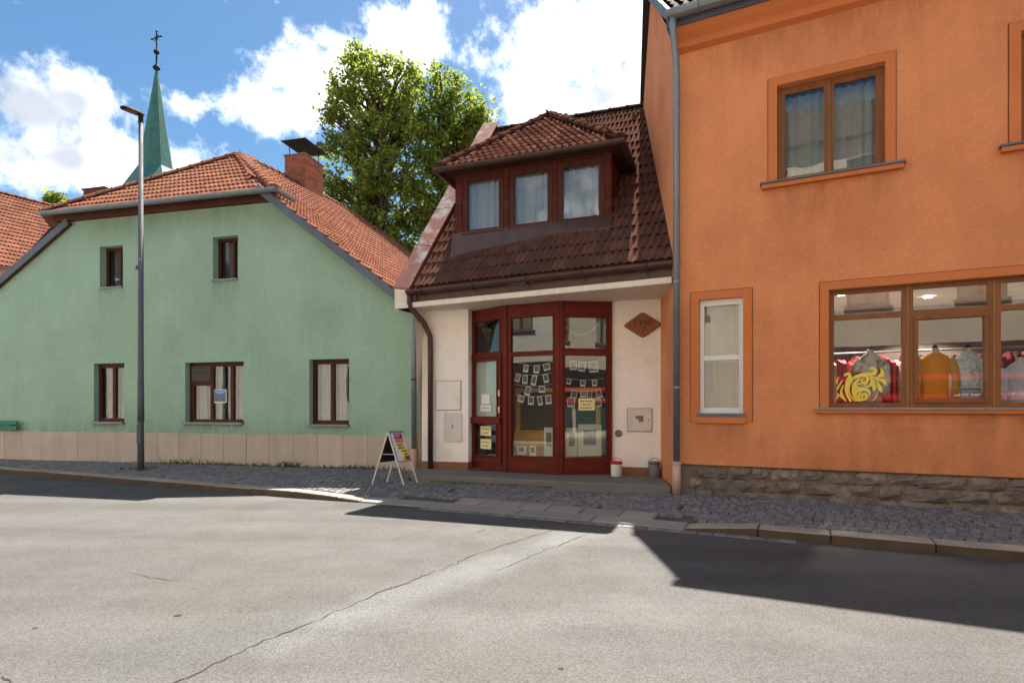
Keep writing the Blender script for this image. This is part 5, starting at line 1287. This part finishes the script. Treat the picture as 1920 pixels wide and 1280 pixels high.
# ------------------------------------------------------------------ TREES
def tree(name, label, px, D, blobs, nleaf, size, seed, trunk_r=.32, group=None):
    rg = np.random.default_rng(seed); X = (px - CX) / FPX * D
    o = thing(name, label, 'tree', (X, D, 0), 0, group)
    P = lambda px_, py_, dy=0.: np.array([(px_ - CX) / FPX * (D + dy) - X, dy, (HY - py_) / FPX * (D + dy) + H])
    cen = []; limbs = MB()
    for bx, by, br, dy in blobs: cen.append((P(bx, by, dy), br / FPX * D))
    zlo = min(c[2] - r_ for c, r_ in cen); zhi = max(c[2] + r_ for c, r_ in cen)
    top = np.array([0, 0, zhi - 1.6]); limbs.tube([(0, 0, -.3), (.05, 0, zlo * .6), (.1, .05, zlo + (zhi - zlo) * .35), (0, 0, zhi - 1.4)], [trunk_r, trunk_r * .8, trunk_r * .5, .04], 9)
    tips = []
    for c, r_ in cen:
        for q in range(9):
            d = rg.normal(0, 1, 3); d[2] = abs(d[2]) * .8 + .15; d /= np.linalg.norm(d); tip = c + d * r_ * rg.uniform(.5, 1.0)
            z0 = max(zlo * .7, tip[2] - rg.uniform(1.5, 4.0)); st = np.array([0, 0, z0]); mid = st * .45 + tip * .55 + np.array([0, 0, .35])
            limbs.tube([tuple(st), tuple(mid), tuple(tip)], [.10, .055, .015], 5, cap=False); tips.append(tip)
    limbs.build('trunk', BARK, o)
    # clumps of leaves spread through every lobe, denser towards the rim
    cl = []
    tot = sum(r_ ** 2.4 for _, r_ in cen)
    for c, r_ in cen:
        k = int(430 * r_ ** 2.4 / tot)
        d = rg.normal(0, 1, (k, 3)); d /= np.linalg.norm(d, axis=1)[:, None]; rad = r_ * rg.uniform(.25, 1, (k, 1)) ** .55
        cl.append(c + d * rad * np.array([1, .9, 1.]))
    cl = np.concatenate(cl + [np.array(tips)]); idx = rg.integers(0, len(cl), nleaf); sig = rg.uniform(.10, .30, len(cl))
    pos = cl[idx] + rg.normal(0, 1, (nleaf, 3)) * sig[idx][:, None] * np.array([1, 1, .75])
    nrm = rg.normal(0, 1, (nleaf, 3)) + np.array([0, 0, .9]); nrm /= np.linalg.norm(nrm, axis=1)[:, None]
    a = np.cross(nrm, rg.normal(0, 1, (nleaf, 3))); a /= np.linalg.norm(a, axis=1)[:, None]; b = np.cross(nrm, a)
    s = (size * rg.uniform(.6, 1.25, nleaf))[:, None]
    V = np.stack([pos - a * s, pos + b * s * .62 + nrm * s * .18, pos + a * s, pos - b * s * .62 + nrm * s * .18], 1).reshape(-1, 3)
    me = bpy.data.meshes.new('crown'); f = np.arange(nleaf * 4).reshape(-1, 4)
    me.from_pydata(V.tolist(), [], f.tolist()); me.materials.append(LEAF); c = bpy.data.objects.new('crown', me); COL.objects.link(c); c.parent = o
tree('broadleaf_tree', 'larger leafy green tree rising between brick chimney and dormer, left of the pair', 712, 27.0,
     [(700, 180, 78, 0), (680, 125, 34, 0), (745, 170, 62, -.5), (650, 200, 46, .5), (645, 290, 48, 0), (720, 290, 88, -.6), (665, 380, 66, 0), (740, 390, 80, -.5), (690, 460, 80, 0), (770, 250, 50, .4), (610, 350, 26, 0), (615, 400, 30, .3), (628, 225, 26, 0)], 20500, .11, 3, group='trees behind the roofs')
tree('broadleaf_tree', 'slimmer leafy green tree right beside the dormer roof, right of the pair', 835, 27.6,
     [(830, 175, 48, 0), (865, 220, 56, .3), (820, 240, 52, -.3), (890, 270, 36, 0), (840, 310, 70, 0), (885, 235, 26, 0), (800, 370, 72, -.3), (800, 460, 70, 0), (905, 225, 20, 0), (850, 395, 40, 0)], 13000, .11, 4, .22, group='trees behind the roofs')
tree('broadleaf_tree', 'tiny distant tree top peeking over the left roofs', 105, 62, [(104, 378, 17, 0), (96, 386, 12, 0), (114, 390, 14, 0)], 900, .26, 5)

# ------------------------------------------------------------------ STREET THINGS
def lamp():
    b = gp(264, 878, .16); o = thing('street_lamp', 'tall grey street lamp post in front of the green house', 'street lamp', (b[0], b[1], .14))
    hgt = (HY - 217) / FPX * b[1] + H - .14
    MB().tube([(0, 0, 0), (0, 0, 1.2), (0, 0, hgt - .1)], [.066, .060, .043], 16).build('pole', LAMPM, o, smooth=True)
    MB().tube([(0, 0, 1.02), (0, 0, 1.9)], [.0665, .063], 16).build('pole_sleeve', LAMPM, o, smooth=True); MB().box(-.045, .045, -.071, -.058, .55, .95).build('service_door', LAMPM, o, bevel=.004)
    MB().tube([(0, 0, 4.46), (0, 0, 4.50)], .056, 12).build('clamp', ZINC, o); MB().box(-.10, -.055, -.02, .02, 4.28, 4.36).build('clamp_box', LAMPM, o)
    MB().tube([(0, 0, hgt - .16), (0, 0, hgt + .02)], .05, 12).build('spigot', IRON, o)
    hd = MB(); d = Vector((-.42, -.90, .0)).normalized(); s_ = Vector((-d.y, d.x, 0)); up = Vector((0, 0, 1))
    pl = []
    for t, w, tp in ((-.06, .05, .05), (.03, .09, .07), (.14, .12, .065), (.28, .12, .05), (.36, .10, .04), (.41, .05, .03)): pl.append((t, w, tp))
    vs = []; z0 = hgt + .01
    for t, w, tp in pl:
        c = d * t + Vector((0, 0, z0 - t * .05)); vs += [c - s_ * w, c + s_ * w, c + s_ * w * .7 + up * tp, c - s_ * w * .7 + up * tp]
    k = len(pl); hd.add(vs, [(0, 1, 2, 3), (4 * k - 4, 4 * k - 1, 4 * k - 2, 4 * k - 3)] + [(4 * i + j, 4 * i + (j + 1) % 4, 4 * i + 4 + (j + 1) % 4, 4 * i + 4 + j) for i in range(k - 1) for j in range(4)])
    h = hd.build('lamp_head', IRON, o, bevel=.008)
    c0, c1 = d * .10 + Vector((0, 0, z0 - .006)), d * .32 + Vector((0, 0, z0 - .017)); m_ = MB(); m_.ext([c0 - s_ * .085, c0 + s_ * .085, c1 + s_ * .085, c1 - s_ * .085], (0, 0, -.008)); m_.build('led_panel', mat('amber_lens', (.11, .05, .025), .35), h)
lamp()

def sandwich_board():
    z = .155; f0, f1_, b0, b1 = [Vector(gp(x, y, z)) for x, y in ((757, 909), (782.5, 904.5), (698, 907.5), (725.6, 903))]
    o = thing('sandwich_board', 'folding advertising board with printed poster standing by the green house corner', 'sign board', tuple((f0 + f1_ + b0 + b1) / 4))
    c = (f0 + f1_ + b0 + b1) / 4; q = lambda v: v - c
    t0 = (f0 + b0) / 2; t0.z = 1.045; t1 = (f1_ + b1) / 2; t1.z = 1.04
    for a, b in ((f0, t0), (f1_, t1), (b0, t0), (b1, t1)): MB().tube([q(a), q(b)], .014, 6).build('leg', ALU, o)
    MB().tube([q(t0), q(t1)], .02, 8).build('hinge_bar', mat('grey_alu', (.30, .29, .28), .4, metal=.4), o)
    out = (f1_ - f0).cross(t0 - f0).normalized(); out = out if out.x > 0 else -out
    def on(s_, k, d_=.0): return q(f0 * (1 - k) + t0 * k) * (1 - s_) + q(f1_ * (1 - k) + t1 * k) * s_ + out * d_
    def slab(s0, s1, k0, k1, d0, d1, nm, m, par): return MB().ext([on(s0, k0, d0), on(s1, k0, d0), on(s1, k1, d0), on(s0, k1, d0)], out * (d1 - d0)).build(nm, m, par)
    K0, K1 = .42, .985
    pn = slab(.02, .98, K0, K1, .012, .026, 'panel', mat('panel_frame_grey', (.32, .30, .30), .4, metal=.3), o); slab(.06, .94, K0 + .02, K1 - .02, .0265, .029, 'poster', WHITEP, pn)
    kk = lambda f_: K0 + (K1 - K0) * f_
    slab(.22, .82, kk(.66), kk(.95), .0295, .031, 'red_block', REDP, pn); slab(.26, .80, kk(.69), kk(.78), .0315, .0325, 'pink_strip', mat('pink_print', (.62, .40, .45), .5), pn)
    for k0, k1, s0, s1 in ((.50, .64, .20, .72), (.40, .54, .24, .78), (.30, .41, .40, .92), (.20, .30, .52, .92)):
        yb = slab(s0, s1, kk(k0), kk(k1), .0295 + k0 * .002, .031 + k0 * .002, 'yellow_block', YELP, pn); slab(s0 + .06, s1 - .08, kk((k0 + k1) / 2 - .015), kk((k0 + k1) / 2 + .02), .0325, .0335, 'text_line', INK, yb)
    slab(.56, .92, kk(.05), kk(.20), .0295, .031, 'red_block', mat('red_photo', (.30, .06, .07), .5, .5, 40), pn); slab(.34, .54, kk(.04), kk(.17), .0295, .031, 'yellow_block', YELP, pn)
    ax = (on(1, .5) - on(0, .5)).normalized(); ay = (on(.5, 1) - on(.5, 0)).normalized()
    cpt = on(.52, kk(.87), .0318); M = Matrix(((ax.x, ay.x, out.x, cpt.x), (ax.y, ay.y, out.y, cpt.y), (ax.z, ay.z, out.z, cpt.z), (0, 0, 0, 1))); text_obj('FOTO', .068, WHITEP, pn, M, depth=.0006)
    cpt = on(.53, kk(.735), .033); M = Matrix(((ax.x, ay.x, out.x, cpt.x), (ax.y, ay.y, out.y, cpt.y), (ax.z, ay.z, out.z, cpt.z), (0, 0, 0, 1))); text_obj('ATELIER', .046, REDP, pn, M, depth=.0006)
    # black board on the back pair of legs
    def bn(s_, k, d_): return q(b0 * (1 - k) + t0 * k) * (1 - s_) + q(b1 * (1 - k) + t1 * k) * s_ + d_
    dv = Vector((.008, 0, 0)); MB().ext([bn(.0, .42, dv), bn(1, .42, dv), bn(1, .97, dv), bn(0, .97, dv)], (.012, 0, 0)).build('back_board', BLACKB, o)
    MB().tube([bn(.0, .58, Vector((.015, 0, 0))), on(.0, .58, -.01)], .007, 5).build('stay', ALU, o)
sandwich_board()

def pail(px, py, body, lid, label):
    b = gp(px, py, .264); o = thing('pail', label, 'pail', tuple(b), 0, 'lidded pails on the doorstep')
    MB().lathe([(.088, 0), (.094, .01), (.097, .20), (.097, .215)], n=22).build('body', body, o, smooth=True)
    MB().lathe([(.102, .216), (.103, .252), (.095, .262), (.04, .268)], n=22).build('lid', lid, o, smooth=True)
    MB().tube([(math.cos(a) * .104, -.01, .235 + math.sin(a) * .085) for a in np.linspace(0, math.pi, 13)], .006, 6).build('handle', lid, o)
pail(1155.5, 892.5, WHITEPL, REDPL, 'white lidded pail with red lid by the red shopfront')
pail(1226.5, 893, GREYPL, GREYPL2, 'grey lidded pail with dark grey lid by the orange wall')

ra0, rz1 = FG.uz(33, 788, -.12)
rail = fthing('wall_rail', 'green painted double board rail on the green wall at the left edge', 'rail', Frame(FG.w(ra0, 0, 0)[:2], FG.d))
for z0, z1 in ((1.03, 1.135), (.905, 1.01)): MB().box(-1.8, 0, -.15, -.11, z0, z1).build('board', BENCHG, rail, bevel=.006)
for x in (-.25, -1.5): MB().box(x - .03, x + .03, -.109, -.001, .92, 1.12).build('bracket', BLACKB, rail)

# weeds along the green house
mb = MB()
for (x0, x1, n, hmax) in ((300, 420, 200, .22), (420, 520, 170, .14), (520, 560, 130, .22), (560, 700, 240, .12), (640, 760, 160, .16), (240, 300, 60, .10), (150, 235, 40, .06)):
    for _ in range(n):
        px = rng.uniform(x0, x1); u = FG.u(px, -.08); v = -.05 - abs(rng.normal(0, .06)); p = FG.w(u, v, .165)
        h_ = rng.uniform(.25, 1) ** 1.6 * hmax * .8; an = rng.uniform(0, 6.28); d = np.array([math.cos(an), math.sin(an), 0]); w = rng.uniform(.004, .012); le = rng.normal(0, .4, 2) * h_
        mb.add([p - d * w, p + d * w, p + d * w * .7 + np.array([le[0] * .5, le[1] * .5, h_ * .6]), p + np.array([le[0], le[1], h_])], [(0, 1, 2), (0, 2, 3)])
for _ in range(120):      # round the lamp foot
    b = gp(264, 878, .16); an = rng.uniform(0, 6.28); rr_ = rng.uniform(.05, .3); p = np.array([b[0] + math.cos(an) * rr_ * 1.6, b[1] + math.sin(an) * rr_, .15]); h_ = rng.uniform(.02, .08); d = rng.normal(0, 1, 3) * .006; d[2] = 0
    mb.add([p - d, p + d, p + np.array([rng.normal(0, .02), rng.normal(0, .02), h_])], [(0, 1, 2)])
for _ in range(260):      # moss at the foot of the doorstep
    k = rng.uniform(0, 1); a, b = np.array(STEP[3]), np.array(STEP[6]); p2 = a + (b - a) * k * .55; p = np.array([p2[0] + rng.normal(0, .02), p2[1] - .03 + rng.normal(0, .02), .15]); h_ = rng.uniform(.01, .05); d = rng.normal(0, 1, 3) * .006; d[2] = 0
    mb.add([p - d, p + d, p + np.array([rng.normal(0, .015), rng.normal(0, .015), h_])], [(0, 1, 2)])
wd_ = mb.build('weeds', GRASS); wd_['kind'] = 'stuff'; wd_['label'] = 'weeds growing along the foot of the green house'

# ------------------------------------------------------------------ OPPOSITE SIDE OF THE STREET (seen mirrored in the panes)
FX = Frame(-2.35 * FO.n, -FO.d)      # u runs to the left, n points away from the street
def opposite(name, label, u0, u1, zt, m, wins, shop=None):
    o = fthing(name, label, 'house', FX)
    hs = [(a, a + 1.15, z, z + 1.5) for a in wins for z in (4.6, 7.7) if z + 2 < zt]
    mb = MB(); wall(mb, u0, u1, 0, lambda u: zt, hs, 0, .15)
    mb.quad((u0, 0, 0), (u0, 8, 0), (u0, 8, zt), (u0, 0, zt)); mb.quad((u1, 0, 0), (u1, 8, 0), (u1, 8, zt), (u1, 0, zt)); mb.quad((u0, 8, 0), (u1, 8, 0), (u1, 8, zt), (u0, 8, zt)); mb.build('wall', m, o)
    mb = MB(); mb.quad((u0, -.3, zt), (u1, -.3, zt), (u1, 4, zt + 3), (u0, 4, zt + 3)); mb.quad((u0, 8.3, zt), (u1, 8.3, zt), (u1, 4, zt + 3), (u0, 4, zt + 3)); mb.build('roof', TILEO, o)
    for a, b, c, d in hs:
        q = (a + b) / 2; fr = window(o, (a, b, c, d), [(a + .09, q - .05, c + .09, d - .09), (q + .05, b - .09, c + .09, d - .09)], .08, OAK); MB().box(a - .08, b + .08, -.08, .08, c - .06, c).build('sill', DARKZINC, fr); curtain(fr, a + .08, b - .08, c + .05, d - .05, .2, CURT, 5)
    return o
ob = opposite('beige_house', 'beige house across the street, mirrored in the shop windows, with red shopfront', -16, 4.5, 9.8, BEIGE, [-14, -11, -8, -5.2, -2.4, .4, 2.9])
MB().box(-13.0, .8, -.14, -.003, 1.70, 2.14).build('shop_fascia', mat('red_fascia', (.45, .02, .03), .5), ob); MB().box(-13.0, .8, -.30, -.003, 2.18, 2.24).build('awning_bar', IRON, ob)
MB().box(-13.0, .8, -.10, -.003, 2.28, 2.45).build('shop_fascia', MATS['red_fascia'], ob)
MB().box(-13.0, .8, -.08, -.003, 2.47, 3.35).build('shop_transom', mat('dark_transom', (.035, .03, .032), .3), ob)
for k in range(6): a = -12.8 + k * 2.3; MB().box(a, a + 2.05, -.03, -.003, .35, 1.66).build('shop_pane', mat('teal_dark_glass', (.05, .085, .085), .12, spec=.6), ob)
for x in (-4.9, -10.2):
    text_obj('PARFUMERIE', .34, PAPER, ob, upright(x, -.142, 1.92), depth=.002)
op = opposite('pale_house', 'pale house across the street, mirrored in the panes of the green house', 4.8, 26, 7.0, mat('pale_render', (.60, .56, .50), .9, .06, .7), [6, 8.8, 11.6, 14.4, 17.2, 20, 22.8])
MB().box(7.2, 12.6, -.06, -.003, .12, 3.3).build('gate', mat('dark_gate_wood', (.05, .035, .028), .7, .2, 3), op)
ps = MB(); a0, a1, b1_, b0_ = FX.w(-16, -1.3, 0), FX.w(26, -1.3, 0), FX.w(26, .2, 0), FX.w(-16, .2, 0); ps.plan([(p[0], p[1]) for p in (a0, a1, b1_, b0_)], -.02, .11)
pso = ps.build('pavement', SLAB); pso['kind'] = 'structure'
